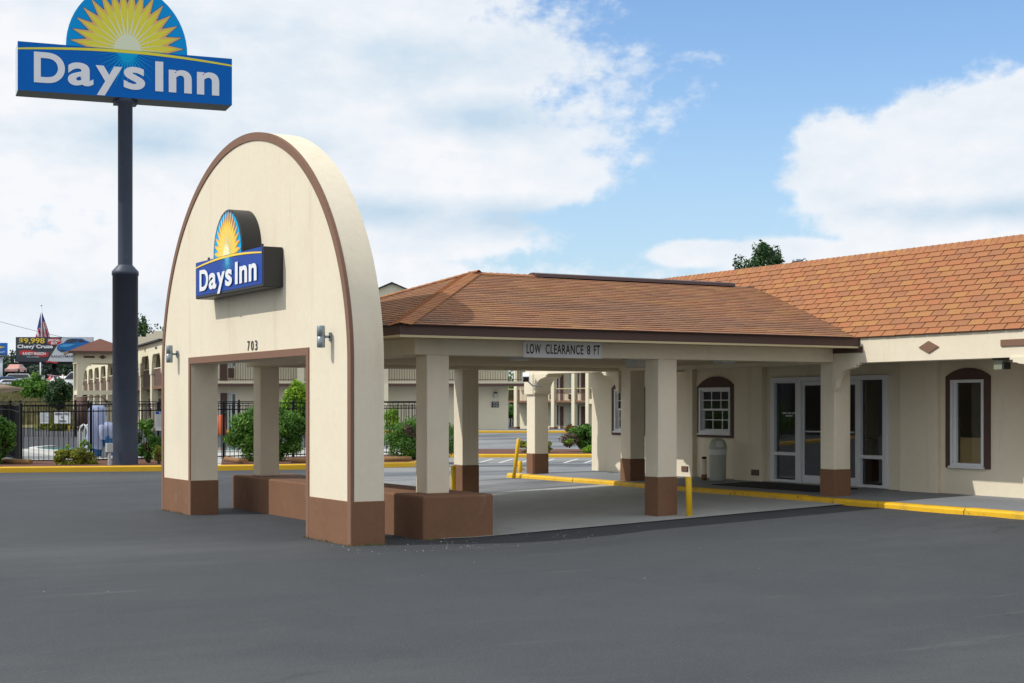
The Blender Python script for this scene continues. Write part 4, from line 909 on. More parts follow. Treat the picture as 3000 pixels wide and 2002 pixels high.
# timbers
for px0, px1, d0, d1, lb in ((4, 90, 45.5, 44.8, 'weathered landscape timber at the foot of the solid looking fence corner'), (662, 720, 47.6, 45.2, 'short round landscape timber beside the concrete gate path'), (855, 900, 46.0, 45.9, 'broken timber edging under the tall round shrub'), (1125, 1205, 47.2, 47.4, 'long grey timber edging in front of the clipped hedge')):
    a, c = at(px0, d0, .11), at(px1, d1, .11); t = thing('landscape_timber', lb, 'timber', tuple(a), group='landscape timbers edging the bed'); b = MB(); b.tube([tuple(a), tuple(a.lerp(c, .5)), tuple(c)], .085, LOGM, 8); b.build('log', t)
# shrubs -------------------------------------------------------------
def px_shrub(name, label, x0, x1, y0, y1, d, n, leaf, m, seed, gz=.04, dep=None, **k):
    rx = (x1-x0)/2*d/FL*1.10; rz = (y1-y0)/2*d/FL*1.10; c = at((x0+x1)/2, d, zd((y0+y1)/2, d)); return shrub(name, label, c, (rx, dep or rx, rz), n, leaf, m, seed, gz=gz, **k)
px_shrub('evergreen_shrub', 'tall upright green shrub at the left edge of the bed', -70, 42, 1208, 1382, 45.0, 11000, .055, L_GREEN, 1, dep=.6)
px_shrub('clipped_hedge', 'low boxy olive gold clipped shrub below the pool fence', 166, 279, 1314, 1371, 44.9, 15000, .034, L_GOLD, 2, power=5, dep=.45, lumps=70, lump_r=.24, fill=.5)
t = thing('weed', 'bright green weed sprigs growing through the olive clipped shrub', 'weed', tuple(at(235, 44.9, .1)))
for k, (px, py) in enumerate(((196, 1316), (240, 1306), (262, 1302), (250, 1296))):
    d = 45.0; c = at(px, d, zd(py, d)); foliage('sprig', t, c, (.10, .10, .15), 130, .035, L_LIME, 30+k, lumps=7, lump_r=.4)
px_shrub('loose_shrub', 'loose open green shrub between the navy pole and the arch', 396, 474, 1226, 1352, 46.0, 3600, .050, L_GREEN, 3, lumps=22, lump_r=.26, fill=.1)
px_shrub('small_shrub', 'small yellowish green shrub at the foot of the arch leg', 446, 486, 1306, 1356, 45.2, 1600, .032, L_GOLD, 4)
px_shrub('round_shrub', 'broad glossy green shrub with cut sides seen through the arch opening', 664, 912, 1188, 1350, 47.6, 20000, .052, L_GREEN, 5, lumps=60, lump_r=.28, fill=.4, dep=1.0)
px_shrub('lime_shrub', 'bright lime green bush rising behind the glossy shrub in the arch', 812, 935, 1118, 1262, 56.5, 9000, .065, L_LIME, 6, gz=.05, lumps=34)
hd = px_shrub('round_hedge', 'rounded clipped hedge with a dead brown patch, between arch and canopy columns', 1132, 1340, 1230, 1350, 49.2, 22000, .040, L_GREEN, 7, power=3.4, lumps=90, lump_r=.30, fill=.7, dep=.95)
c = at(1200, 48.3, zd(1262, 48.3)); foliage('dead_patch', hd, c, (.30, .12, .22), 800, .035, L_DEAD, 71, lumps=14)
px_shrub('lime_groundcover', 'bright green bush seen through the black fence behind the rounded hedge', 1112, 1180, 1196, 1262, 57, 1800, .05, L_LIME, 72, gz=.05)
# far right island (beyond the porch)
kerb_p = [at(1236, 54.3), at(1420, 54), at(1600, 54), at(1760, 54)]
for p in kerb_p: p.z = ground_z(p.x, p.y)
kerb_path('far_island_kerb', kerb_p, YELF, .2, .13)
b = MB(); V = [at(1240, 54.3, .06), at(1760, 54.2, .06), at(1760, 60, .07), at(1240, 60, .07)]; b.add([tuple(v) for v in V], [(0,1,2,3)], MULCH); b.build('far_mulch_bed', kind='structure')
px_shrub('ball_shrub', 'small clipped ball shrub half hidden by the far porch column', 1518, 1616, 1289, 1332, 56, 7000, .045, L_GOLD, 8, gz=.06, power=2.6, lumps=50, lump_r=.22)
t = px_shrub('half_dead_shrub', 'spreading half dead shrub with green top beyond the office wall', 1672, 1762, 1240, 1314, 57, 8000, .055, L_GREEN, 9, gz=.06, lumps=30)
c = at(1668, 56.6, zd(1288, 56.6)); foliage('dead_twigs', t, c, (.44, .4, .34), 1900, .04, L_DEAD, 91, lumps=22); c = at(1640+28, 56.2, zd(1296, 56)); foliage('green_tuft', t, c, (.2, .15, .12), 260, .04, L_LIME, 92, lumps=7)
px_shrub('ornamental_grass', 'bright green grassy tuft at the foot of the half dead shrub', 1706, 1750, 1304, 1336, 55.5, 1500, .05, L_LIME, 10, gz=.06)
px_shrub('rust_shrub', 'rust coloured rounded shrub behind the half dead shrub', 1652, 1692, 1242, 1272, 70, 1200, .05, L_RUST, 11, gz=.3)
# parking lines
b = MB()
for px in (1440, 1500, 1560, 1620, 1690, 1750):
    a, c = at(px-40, 49.5), at(px+6, 53.2); d = (c-a).normalized(); nn_ = Vector((-d.y, d.x, 0))*.055
    b.add([(q.x, q.y, ground_z(q.x, q.y)+.012) for q in (a-nn_, c-nn_, c+nn_, a+nn_)], [(0,1,2,3)], PAINTW)
b.build('parking_lines', kind='structure')
# umbrella at left edge
uc = at(-72, 50.0, 0); t = thing('patio_umbrella', 'tan patio umbrella reaching in from the left edge', 'umbrella', tuple(uc))
b = MB(); n = 10
zr = zd(1147, 50); b.lathe((uc.x, uc.y, 0), [(.02, zr+.30), (1.0, zr+.10), (1.50, zr-.03), (1.49, zr-.08), (.9, zr-.03), (.03, zr+.2)], UMB, 30); b.v = [(x, y, z-.10*((Vector((x-uc.x, y-uc.y, 0))).dot(Rv))*-1) for x, y, z in b.v]; b.build('canopy', t)
b = MB(); b.tube([(uc.x, uc.y, 0), (uc.x, uc.y, zr+.25)], .022, WHITE, 8); b.build('pole', t)
# ------------------------------------------------------------------ MOTEL WINGS
def frame_of(P0, P1):
    d = P1-P0; d.z = 0; return math.atan2(d.y, d.x), d.length
def lx(px, P0, ang):     # local x on a facade line for an image column
    u = Vector((math.cos(ang), math.sin(ang), 0)); nrm_ = Vector((-u.y, u.x, 0)); ray = at(px, 1); ray.z = 0
    d = (P0.dot(nrm_))/(ray.dot(nrm_)); return (ray*d-P0).dot(u), d
# wing parallel to the picture, behind the pool
P0, P1 = at(540, 79), at(1488, 79); ang, L = frame_of(P0, P1); g0 = .38
f2 = thing('motel_wing', 'two storey cream motel wing with brown balcony railing behind the pool', 'building', (P0.x, P0.y, g0), ang)
b = MB(); b.box(0, L, 1.3, 8, -.5, 5.1, CREAM2); b.build('wall', f2, local=True)
b = MB(); b.box(-.1, L+.95, .0, 1.3, 2.40, 2.53, FBROWN); b.build('balcony_slab', f2, local=True); b = MB(); b.box(-.1, L+.9, .02, 1.3, 2.53, 2.64, CREAM2); b.build('balcony_kerb', f2, local=True)
b = MB(); bx = 0
while bx < L+.9: b.box(bx, bx+.018, .08, .10, 2.64, 3.62, FBROWN); bx += .13
b.build('balusters', f2, local=True, kind='stuff')
b = MB(); b.box(0, L+.9, .07, .11, 3.60, 3.65, FBROWN); b.box(0, L+.9, .075, .105, 2.72, 2.75, FBROWN); b.build('handrail', f2, local=True)
for px in (561, 882, 1128): 
    x, d = lx(px, P0, ang); b = MB(); b.box(x-.17, x+.17, -.12, .2, -.4, 5.1, CREAM2); b.build('column', f2, local=True)
b = MB(); b.add([(-1,-.6,5.0),(L+.6,-.6,5.0),(L+.6,4.5,6.5),(-1,4.5,6.5),(L+.6,9,5.0),(-1,9,5.0)], [(0,1,2,3),(3,2,4,5),(1,4,2),(0,3,5),(0,5,4,1)], GREYR); b.build('roof', f2, local=True)
def gwin(par, x0, x1, z0, z1, y, curtain=True, frac=.4):
    f = MB(); f.box(x0-.06, x1+.06, y-.03, y, z0-.05, z1+.06, ALU); fo = f.build('window', par, local=True)
    b = MB(); b.box(x0, x1, y-.04, y-.031, z0, z1, GLASSF); b.build('pane', fo, local=True)
    if curtain:
        b = MB(); n = 8; xa, xb = x0, lerp(x0, x1, frac); V = []
        for i in range(n+1): xx = lerp(xa, xb, i/n); V += [(xx, y-.046-(i % 2)*.02, z0), (xx, y-.046-(i % 2)*.02, z1)]
        b.add(V, [(2*i, 2*i+2, 2*i+3, 2*i+1) for i in range(n)], CURT); b.build('curtain', fo, local=True)
    b = MB(); xm = (x0+x1)/2; b.box(xm-.03, xm+.03, y-.07, y-.04, z0, z1, ALU); b.build('mullion', fo, local=True)
def ac(par, x0, x1, z0, z1, y):
    b = MB(); b.box(x0-.08, x1+.08, y-.06, y, z0-.05, z1+.08, CREAM2); b.box(x0, x1, y-.22, y-.06, z0, z1, FBROWN)
    for k in range(5): zz = lerp(z0, z1, (k+.5)/5); b.box(x0+.04, x1-.04, y-.232, y-.22, zz-.012, zz+.012, BLK)
    b.build('air_conditioner', par, local=True)
def gdoor(par, x0, x1, z0, z1, y, m=FBROWN):
    b = MB(); b.box(x0-.05, x1+.05, y-.03, y-.001, z0, z1+.05, WHITE); b.box(x0, x1, y-.05, y-.03, z0, z1, m); o = b.build('door', par, local=True)
    b = MB(); b.box(x1-.12, x1-.07, y-.08, y-.05, (z0+z1)/2-.05, (z0+z1)/2+.05, GREYM); b.build('handle', o, local=True)
f1w = lambda px: lx(px, P0, ang)[0]
gdoor(f2, f1w(632), f1w(652), .05, 2.05, 1.3); gwin(f2, f1w(656), f1w(676), .3, 2.0, 1.3, True, .5); gdoor(f2, f1w(630), f1w(652), 2.7, 4.6, 1.3); gwin(f2, f1w(656), f1w(675), 3.45, 4.6, 1.3, True, .8); ac(f2, f1w(657), f1w(673), 2.85, 3.35, 1.3)
x, d = lx(1451, P0, ang); b = MB(); b.box(x-.09, x+.09, 1.12, 1.3, 2.02, 2.10, BLK); b.box(x-.07, x+.07, 1.15, 1.3, 1.80, 2.02, DIFF); b.box(x-.09, x-.075, 1.13, 1.3, 1.8, 2.02, BLK); b.build('porch_lamp', f2, local=True)
xs0 = f1w(1439); pw_ = Matrix.Translation(P0) @ Matrix.Rotation(ang, 4, 'Z'); wp = pw_ @ Vector((xs0, 1.26, g0+1.32-.02))
t = thing('room_direction_sign', 'small black room number direction sign on the motel wall under the lamp', 'sign', tuple(wp), ang)
b = MB(); b.box(0, .38, 0, .03, 0, .30, BLK); b.build('sign_panel', t, local=True)
for s_, z in (('2nd Floor', .225), ('215 - 257', .165), ('1st Floor', .09), ('115 - 157', .03)): text('lettering', t, s_, .09, z, .25, .045, LETW2, bold=.02)
b = MB(); b.add([(.02,-.006,.24),(.05,-.006,.24),(.035,-.006,.265)], [(0,1,2)], LETW2); b.add([(.02,-.006,.10),(.05,-.006,.10),(.035,-.006,.125)], [(0,1,2)], LETW2); b.build('arrow', t, local=True)
# walkway + kerb of that wing
a0 = at(900, 77.4); a1 = at(1720, 77.4)
kp2 = [at(560, 76.8), at(1000, 76.8), at(1488, 76.8), at(1700, 76.8), at(1790, 78)]
for p in kp2: p.z = ground_z(p.x, p.y)
kerb_path('far_motel_kerb', kp2, YELF, .18, .12)
b = MB(); V = [at(560, 76.95, .515), at(1780, 76.95, .515), at(1780, 82, .515), at(560, 82, .515)]; b.add([tuple(v) for v in V], [(0,1,2,3)], WALKM); b.build('motel_walkway', kind='structure')
# gable with louvres on that wing's roof
x, d = lx(1131, P0, ang); gb = MB(); hw = .95; zt = zd(834, 84)-g0; 
gb.add([(x-hw,4,zt-1.1),(x+hw,4,zt-1.1),(x+hw,4,zt-.42),(x,4,zt-.03),(x-hw,4,zt-.42),(x-hw,7,zt-1.1),(x+hw,7,zt-1.1),(x+hw,7,zt-.42),(x,7,zt-.03),(x-hw,7,zt-.42)], [(0,1,2,3,4),(1,6,7,2),(0,4,9,5)], CREAM2)
gb.box(x-hw, x+hw, 4, 7, zt-2.6, zt-1.1, CREAM2)
gw = gb.build('dormer', f2, local=True)
b = MB(); b.add([(x-hw-.25,3.8,zt-.52),(x,3.8,zt),(x+hw+.25,3.8,zt-.52),(x-hw-.25,7,zt-.52),(x,7,zt),(x+hw+.25,7,zt-.52),(x-hw-.25,3.8,zt-.47),(x,3.8,zt+.05),(x+hw+.25,3.8,zt-.47),(x-hw-.25,7,zt-.47),(x,7,zt+.05),(x+hw+.25,7,zt-.47)], [(0,1,4,3),(1,2,5,4),(6,9,10,7),(7,10,11,8),(0,6,7,1),(1,7,8,2)], GREYR); b.build('dormer_roof', gw, local=True)
for sx in (-.62, .42):
    b = MB(); V = [(x+sx, 3.97, zt-1.15), (x+sx+.42, 3.97, zt-1.15), (x+sx+.42, 3.97, zt-(.62 if sx < 0 else .75)), (x+sx, 3.97, zt-(.75 if sx < 0 else .55))]; b.add(V, [(0,1,2,3)], FBROWN); b.build('louvre', gw, local=True)
# wing running away on the left
P0, P1 = at(246, 125), at(482, 81.5); ang, L = frame_of(P0, P1); g0 = .35
f1 = thing('motel_wing', 'long two storey motel wing with arched colonnade receding behind the navy pole', 'building', (P0.x, P0.y, g0), ang)
b = MB(); b.box(0, L, 1.5, 9, -1, 4.9, CREAM2); b.build('wall', f1, local=True)
b = MB(); b.box(0, L, -.05, 1.5, 2.34, 2.5, TRIMB); b.build('balcony_slab', f1, local=True)
b = MB(); b.box(0, L, -.12, .2, 4.25, 4.9, CREAM2); b.build('frieze', f1, local=True)
b = MB(); b.add([(-.3,-.35,4.9),(L+.3,-.35,4.9),(L+.3,4,5.6),(-.3,4,5.6)], [(0,1,2,3)], GREYR); b.box(-.3, L+.3, -.35, 0, 4.88, 4.96, GREYR); b.build('roof', f1, local=True)
np_ = max(4, round(L/4.7)); 
for i in range(np_+1):
    x = L*i/np_; b = MB(); b.box(x-.3, x+.3, -.1, .25, -1, 4.4, CREAM2); c = b.build('column', f1, local=True)
    b = MB(); pp = [(-.3,4.3),(-.95,4.3),(-.95,4.18),(-.8,4.1),(-.6,3.8),(-.5,3.4),(-.42,3.2),(-.3,3.15),(.3,3.15),(.42,3.2),(.5,3.4),(.6,3.8),(.8,4.1),(.95,4.18),(.95,4.3),(.3,4.3)]
    n = len(pp); b.add([(x+a, -.13, z) for a, z in pp]+[(x+a, .1, z) for a, z in pp], [tuple(range(n)), tuple(range(n, 2*n))[::-1]]+[(k, n+k, n+(k+1) % n, (k+1) % n) for k in range(n)], CREAM2); b.build('corbel', f1, local=True)
    if i < np_:
        b = MB(); b.box(x+.3, x+L/np_-.3, .03, .06, 2.5, 3.45, FBROWN); b.build('railing_panel', f1, local=True); b = MB(); b.box(x+.3, x+L/np_-.3, .0, .09, 3.45, 3.5, CREAM2); b.build('handrail', f1, local=True)
        xm = x+L/np_/2
        for z in (.1, 2.6): gwin(f1, xm-.2, xm+1.3, z+.5, z+1.75, 1.5, True, .35); gdoor(f1, xm-1.5, xm-.6, z-.05, z+1.75, 1.5)
        b = MB(); b.box(xm-.35, xm+.35, -.15, -.12, 4.52, 4.62, FBROWN) if i % 2 else b.add([(xm-.2,-.14,4.6),(xm,-.14,4.72),(xm+.2,-.14,4.6),(xm,-.14,4.48)], [(0,3,2,1)], FBROWN); b.build('frieze_block', f1, local=True)
sp = thing('stepped_parapet', 'stepped cream parapet wall rising behind the colonnaded motel wing', 'wall', tuple(at(400, 92, 5)), math.radians(-30)); b = MB()
for px0, px1, py in ((395, 428, 987), (428, 452, 978), (452, 520, 970)):
    k = 92/FL; b.box((px0-400)*k, (px1-400)*k, 0, 2.5, -1, zd(py, 92)-5, CREAM2)
b.build('wall', sp, local=True)
# far wing to the right
P0, P1 = at(1486, 122), at(1830, 113); ang, L = frame_of(P0, P1); g0 = -.28
f3 = thing('motel_wing', 'distant two storey motel wing with curtained windows seen under the canopy', 'building', (P0.x, P0.y, g0), ang)
F3 = lambda px: lx(px, P0, ang)[0]
b = MB(); b.box(-.2, L, 1.5, 10, -.5, 5.6, CREAM2); b.build('wall', f3, local=True)
b = MB(); b.box(-.5, L, 0, 1.5, 2.30, 2.45, TRIMB); b.build('balcony_slab', f3, local=True); b = MB(); b.box(-1, L, -.4, 6, 5.3, 5.7, CREAM2); b.build('eave', f3, local=True)
b = MB(); bx = 0
while bx < L: b.box(bx, bx+.02, .05, .07, 2.45, 3.35, TRIMB); bx += .15
b.build('balusters', f3, local=True, kind='stuff'); b = MB(); b.box(0, L, .03, .09, 3.33, 3.40, SOFF); b.build('handrail', f3, local=True)
for px in (1512, 1566, 1621, 1681, 1722, 1765):
    x = F3(px); b = MB(); b.box(x-.16, x+.16, -.1, .25, .4, 5.4, CREAM2); c = b.build('column', f3, local=True); b = MB(); b.box(x-.18, x+.18, -.12, .27, -.5, .4, BROWN); b.build('base_band', c, local=True)
for a, c, fr in ((1518, 1542, .15), (1573, 1597, .3), (1628, 1657, .5), (1687, 1712, .5), (1745, 1770, .4)):
    gwin(f3, F3(a), F3(c), .55, 2.1, 1.5, True, fr*.8); gwin(f3, F3(a), F3(c), 3.05, 4.9, 1.5, True, fr); ac(f3, F3(a)+.1, F3(a)+.62, .0, .38, 1.5); ac(f3, F3(a)+.1, F3(a)+.65, 2.55, 2.95, 1.5)
for a, c in ((1602, 1612), (1664, 1676), (1728, 1741)): gdoor(f3, F3(a), F3(c), 0, 2.0, 1.5); gdoor(f3, F3(a), F3(c), 2.5, 4.7, 1.5)
b = MB(); x = F3(1722); b.box(x+.16, x+1.2, -.05, .2, 2.2, 2.55, CREAM2); b.build('bridge_beam', f3, local=True)
# pavilion
pa0 = at(226, 86); aw = math.radians(-30)+math.radians(0)
dirA = math.radians(90-30+20.3)   # direction the left wing runs away
pv = thing('pavilion', 'two storey open pavilion with brown hip roof left of the navy pole', 'pavilion', (pa0.x, pa0.y, .2), dirA-math.pi/2)
Wp, Dp = 2.75, 2.75; e2 = 2.86
def colp(x, y, s_=.30): b = MB(); b.box(x, x+s_, y, y+s_, .35, 4.35, CREAM2); c = b.build('column', pv, local=True); b = MB(); b.box(x-.01, x+s_+.01, y-.01, y+s_+.01, -.4, .35, BROWN); b.build('base_band', c, local=True)
for x in (0, Wp-.3):
    for y in (0, Dp-.3): colp(x, y)
b = MB(); b.box(-.03, Wp+.03, -.03, Dp+.03, 3.95, 4.62, CREAM2); b.build('frieze', pv, local=True)
for (x, sgn) in ((.3, 1), (Wp-.3, -1)):
    b = MB(); pp = [(0,3.96),(sgn*.55,3.96),(sgn*.5,3.9),(sgn*.25,3.75),(sgn*.1,3.45),(sgn*.04,3.1),(0,3.1)]
    if sgn < 0: pp = pp[::-1]
    n = len(pp)
    for y in (0, Dp-.3): b.add([(x+a, y, z) for a, z in pp]+[(x+a, y+.25, z) for a, z in pp], [tuple(range(n))[::-1], tuple(range(n, 2*n))]+[(k, (k+1) % n, n+(k+1) % n, n+k) for k in range(n)], CREAM2)
    b.build('corbel', pv, local=True)
b = MB(); b.box(.3, Wp-.3, .02, .2, 2.18, 2.42, CREAM2); b.box(.02, .2, .3, Dp-.3, 2.18, 2.42, CREAM2); b.build('floor_beam', pv, local=True)
b = MB(); o_ = .5; zr_ = 4.62; b.add([(-o_,-o_,zr_),(Wp+o_,-o_,zr_),(Wp+o_,Dp+o_,zr_),(-o_,Dp+o_,zr_),(Wp/2,Dp/2,zr_+.78)], [(0,1,4),(1,2,4),(2,3,4),(3,0,4),(0,3,2,1)], RBROWN); b.build('roof', pv, local=True)
b = MB(); b.box(-o_, Wp+o_, -o_, -o_+.04, zr_-.14, zr_+.01, FBROWN); b.box(-o_, -o_+.04, -o_, Dp+o_, zr_-.14, zr_+.01, FBROWN); b.build('fascia', pv, local=True)
b = MB(); b.box(.35, .95, -.05, -.03, 4.25, 4.36, FBROWN); b.add([(Wp/2-.22,-.05,4.30),(Wp/2,-.05,4.42),(Wp/2+.22,-.05,4.30),(Wp/2,-.05,4.18)], [(0,3,2,1)], FBROWN); b.build('frieze_block', pv, local=True)
t = thing('stair_railing', 'dark brown sloping stair rail beyond the pool fence by the pole', 'railing', tuple(at(250, 82, .4))); b = MB()
def pz(px, py, d): return tuple(at(px, d, zd(py, d)))
b.tube([pz(240,1163,82), pz(298,1163,82), pz(318,1178,82), pz(335,1190,82)], .04, FBROWN, 6); b.tube([pz(300,1166,82), pz(320,1186,82)], .03, FBROWN, 6); b.tube([pz(240,1163,82), pz(240,1250,82)], .3, FBROWN, 4); b.build('rail', t)
a = at(202, 80); t = thing('bollard', 'slim yellow bollard beyond the pool beside the pavilion', 'bollard', (a.x, a.y, .4)); b = MB(); b.tube([(a.x, a.y, .3), (a.x, a.y, zd(1248, 80))], .05, YELB, 10); b.build('post', t)
px_shrub('far_shrub', 'dark green shrub row behind the diving sign beyond the far fence', 108, 214, 1225, 1268, 84, 2200, .07, L_GOLD, 12, gz=.35)
# ------------------------------------------------------------------ BANK, DEALERSHIP, TREES
def bank(a, c): v = lerp(93, 176, c); px = lerp(-700, 232, a); q = at(px, v); return q.x, q.y
sheet('grass_bank', bank, 40, 40, GRASSM, .04)
# tall grass cards
def grass_stuff():
    g = np.random.default_rng(5); n = 9000; V = np.empty((n*4, 3)); 
    for i in range(n):
        d = g.uniform(96, 165); px = g.uniform(-150, 225); q = at(px, d); z = ground_z(q.x, q.y); h = g.uniform(.25, .7); w_ = g.uniform(.05, .16); l = g.uniform(-.15, .15)
        V[4*i] = (q.x-w_*C_, q.y+w_*S, z); V[4*i+1] = (q.x+w_*C_, q.y-w_*S, z); V[4*i+2] = (q.x+w_*.3+l, q.y, z+h); V[4*i+3] = (q.x-w_*.3+l, q.y, z+h*.9)
    me = bpy.data.meshes.new('g'); me.vertices.add(4*n); me.vertices.foreach_set('co', V.ravel()); me.loops.add(4*n); me.loops.foreach_set('vertex_index', np.arange(4*n, dtype=np.int32)); me.polygons.add(n)
    me.polygons.foreach_set('loop_start', np.arange(0, 4*n, 4, dtype=np.int32)); me.polygons.foreach_set('loop_total', np.full(n, 4, dtype=np.int32)); me.materials.append(L_GRASS); me.update(calc_edges=True)
    at_ = me.attributes.new('tone', 'FLOAT', 'FACE'); at_.data.foreach_set('value', g.uniform(0, 1, n).astype(np.float32))
    o = bpy.data.objects.new('tall_grass', me); COL.objects.link(o); o['kind'] = 'stuff'; o['label'] = 'dry pale grass growing on the bank behind the pool'; o['category'] = 'grass'
grass_stuff()
def tree(label, px, d, zb, ztop, rx, n, leaf, m, seed, name='tree', cz=.62, lumps=34, **k):
    rx *= 1.15; c = at(px, d); H = (ztop-zb)*1.03; ztop = zb+H; t = thing(name, label, 'tree', (c.x, c.y, zb)); rz = H*(1-cz*.45)/2
    cc_ = Vector((c.x, c.y, ztop-rz)); foliage('crown', t, cc_, (rx, rx, rz), n, leaf, m, seed, lumps=lumps, fill=.15, **k)
    b = MB(); b.tube([(c.x, c.y, zb-.3), (c.x+.1, c.y, zb+H*.45), (c.x, c.y, ztop-rz*.5)], [H*.03, H*.022, H*.006], WOODM, 8)
    b.build('trunk', t); b = MB()
    for q in range(6):
        a_ = q*1.05+seed; b.tube([(c.x, c.y, zb+H*(.35+.06*q)), (c.x+rx*.35*math.cos(a_), c.y+rx*.35*math.sin(a_), zb+H*(.5+.06*q)), (c.x+rx*.75*math.cos(a_), c.y+rx*.75*math.sin(a_), zb+H*(.6+.06*q))], [H*.012, H*.008, H*.003], WOODM, 5)
    b.build('limbs', t); return t
tree('broad green tree showing above the orange roof ridge', 2235, 62, 0, zd(714, 62), 1.08, 5200, .08, L_DARK, 21, lumps=44, lump_r=.25, cz=1.5)
tree('tall pointed dark tree behind the stepped parapet by the pole', 424, 118, 0, zd(898, 118), 1.0, 1500, .14, L_DARK, 22, lumps=22, lump_r=.3)
tree('bushy dark tree just left of the arch above the stepped parapet', 478, 112, 0, zd(938, 112), 1.2, 1500, .14, L_DARK, 23)
tree('low dark tree beside the pole behind the stepped parapet', 398, 124, 0, zd(945, 124), 1.1, 1200, .14, L_DARK, 24)
lb = ['tall dark woodland tree at the far left edge', 'woodland tree just left of the billboard', 'rounded woodland tree behind the billboard post', 'dark woodland tree right of the flagpole', 'woodland tree behind the pavilion', 'far dark tree between pavilion and pole', 'spreading woodland tree above the ramp car', 'low woodland tree behind the sale signs', 'woodland tree behind the pennant string']
for i, (px, py) in enumerate(((-40,1040),(36,1030),(150,1058),(190,1060),(240,1052),(310,1042),(70,1062),(112,1068),(212,1066))):
    tree(lb[i], px, 345-(i % 3)*12, 4.0, zd(py, 340), 4.2, 1300, .42, L_FAR, 40+i, lumps=30)
b_ = thing('tree_line', 'dark distant woodland behind the car lot', 'woodland', tuple(at(100, 370, 3)))
wl = foliage('woodland', None, tuple(at(150, 385, 7.5)), (26, 8, 6.5), 9000, .6, L_FAR, 77, lumps=90, lump_r=.16); wl['kind'] = 'stuff'; wl['label'] = 'dark distant woodland behind the car lot'; wl['category'] = 'woodland'; bpy.data.objects.remove(b_)
px_shrub('feathery_bush', 'large feathery green bush on the bank below the billboard', 62, 150, 1098, 1188, 128, 3200, .16, L_GREEN, 25, gz=2, lumps=34, dep=2)
px_shrub('low_bush', 'bright green low bush on the bank left of the feathery bush', 24, 78, 1112, 1160, 140, 1600, .16, L_GREEN, 26, gz=2.2)
px_shrub('yellow_green_bush', 'yellow green bush sprouting above the feathery bush', 84, 122, 1088, 1140, 134, 900, .13, L_LIME, 28, gz=2.2)
px_shrub('dark_bush', 'big dark green bush left of the pavilion', 134, 208, 1106, 1208, 106, 4200, .12, L_DARK, 27, gz=.8, lumps=36, dep=1.6)
px_shrub('dark_bush', 'dark green bush seen through the lower pavilion opening', 226, 262, 1150, 1240, 112, 1500, .12, L_DARK, 29, gz=.6)
tree('woodland tree filling the gap between the two motel wings', 1505, 150, 0, zd(1085, 150), 2.6, 2600, .2, L_GREEN, 61, lumps=40)
tree('green tree low in the gap between the motel wings', 1494, 142, -.2, zd(1175, 142), 2.0, 1800, .18, L_GREEN, 62, cz=.3, lumps=30)
# billboard
bp = at(46, 300, zd(1060, 300)); bb_ = thing('billboard', 'car dealer billboard with yellow price, red burst and blue car print', 'billboard', tuple(bp), math.radians(-30)); k = 300/FL
def bx_(px): return (px-46)*k
def bz_(py): return (1060-py)*k*(300/300)
Wb, Hb = bx_(272), bz_(988)
b = MB(); b.box(0, Wb, 0, .5, 0, Hb, CHAR); b.build('panel', bb_, local=True)
b = MB(); flat([(bx_(183-0), Hb), (bx_(138), 0), (Wb, 0), (Wb, Hb)][::-1], -.02, PGREY, b); b.v = [(x, y, z) for x, y, z in b.v]; b.build('pale_field', bb_, local=True)
text('lettering', bb_, '$9,998', bx_(56), bz_(1009), bx_(131)-bx_(56), 18*k, YPR, y=-.05, bold=.02, ext=.05)
text('lettering', bb_, 'Chevy Cruze', bx_(51), bz_(1024), bx_(155)-bx_(51), 14*k, LETW2, y=-.05, bold=.035, ext=.05)
text('lettering', bb_, '2016', bx_(96), bz_(1013), bx_(109)-bx_(96), 3.5*k, PGREY, y=-.05)
text('lettering', bb_, 'PRE-OWNED', bx_(79), bz_(1048.5), bx_(115)-bx_(79), 4.5*k, PGREY, y=-.05)
b = MB(); pts = []
for i in range(40):
    a = 2*math.pi*i/40; r = 1 if i % 2 else .82; pts.append((bx_(159)+23*k*r*math.cos(a), bz_(1001)+11.5*k*r*math.sin(a)))
flat(pts, -.06, REDM, b); b.build('red_burst', bb_, local=True)
text('lettering', bb_, 'SPECIAL', bx_(141), bz_(1001), bx_(177)-bx_(141), 7*k, LETW2, y=-.10, bold=.03); text('lettering', bb_, 'BUY', bx_(150), bz_(1009.5), bx_(169)-bx_(150), 7*k, LETW2, y=-.10, bold=.03)
def ribbon(x0, x1, py, hgt, par, off):
    b = MB(); n = 16; V = []
    for i in range(n+1):
        s_ = i/n; x = lerp(bx_(x0), bx_(x1), s_); zc = bz_(py)+hgt*k*.35*math.sin((s_*1.7+.1)*math.pi); V += [(x, off, zc-hgt*k/2), (x, off, zc+hgt*k/2)]
    b.add(V, [(2*i, 2*i+2, 2*i+3, 2*i+1) for i in range(n)], REDM); b.build('red_ribbon', par, local=True)
ribbon(57, 142, 1036, 12, bb_, -.05); text('lettering', bb_, 'RANDY MARION', bx_(67), bz_(1041), bx_(134)-bx_(67), 9*k, LETW2, y=-.09, bold=.02)
text('lettering', bb_, 'RANDYMARION.COM', bx_(150), bz_(1048), bx_(268)-bx_(150), 7*k, CHAR, y=-.05, bold=.01)
b = MB(); cp = [(168,1026),(167,1020),(170,1012),(186,1005),(196,996),(210,992),(240,992),(252,998),(266,1003),(268,1018),(262,1028),(200,1030),(180,1032)]
flat([(bx_(x), bz_(y)) for x, y in cp][::-1], -.08, CBLUE, b); b.build('car_print', bb_, local=True)
b = MB(); flat([(bx_(x), bz_(y)) for x, y in ((189,1004),(199,997),(211,994),(226,994),(224,1003),(206,1005))][::-1], -.11, CHAR, b); flat([(bx_(x), bz_(y)) for x, y in ((230,1003),(230,995),(242,995),(250,1002))][::-1], -.11, CHAR, b)
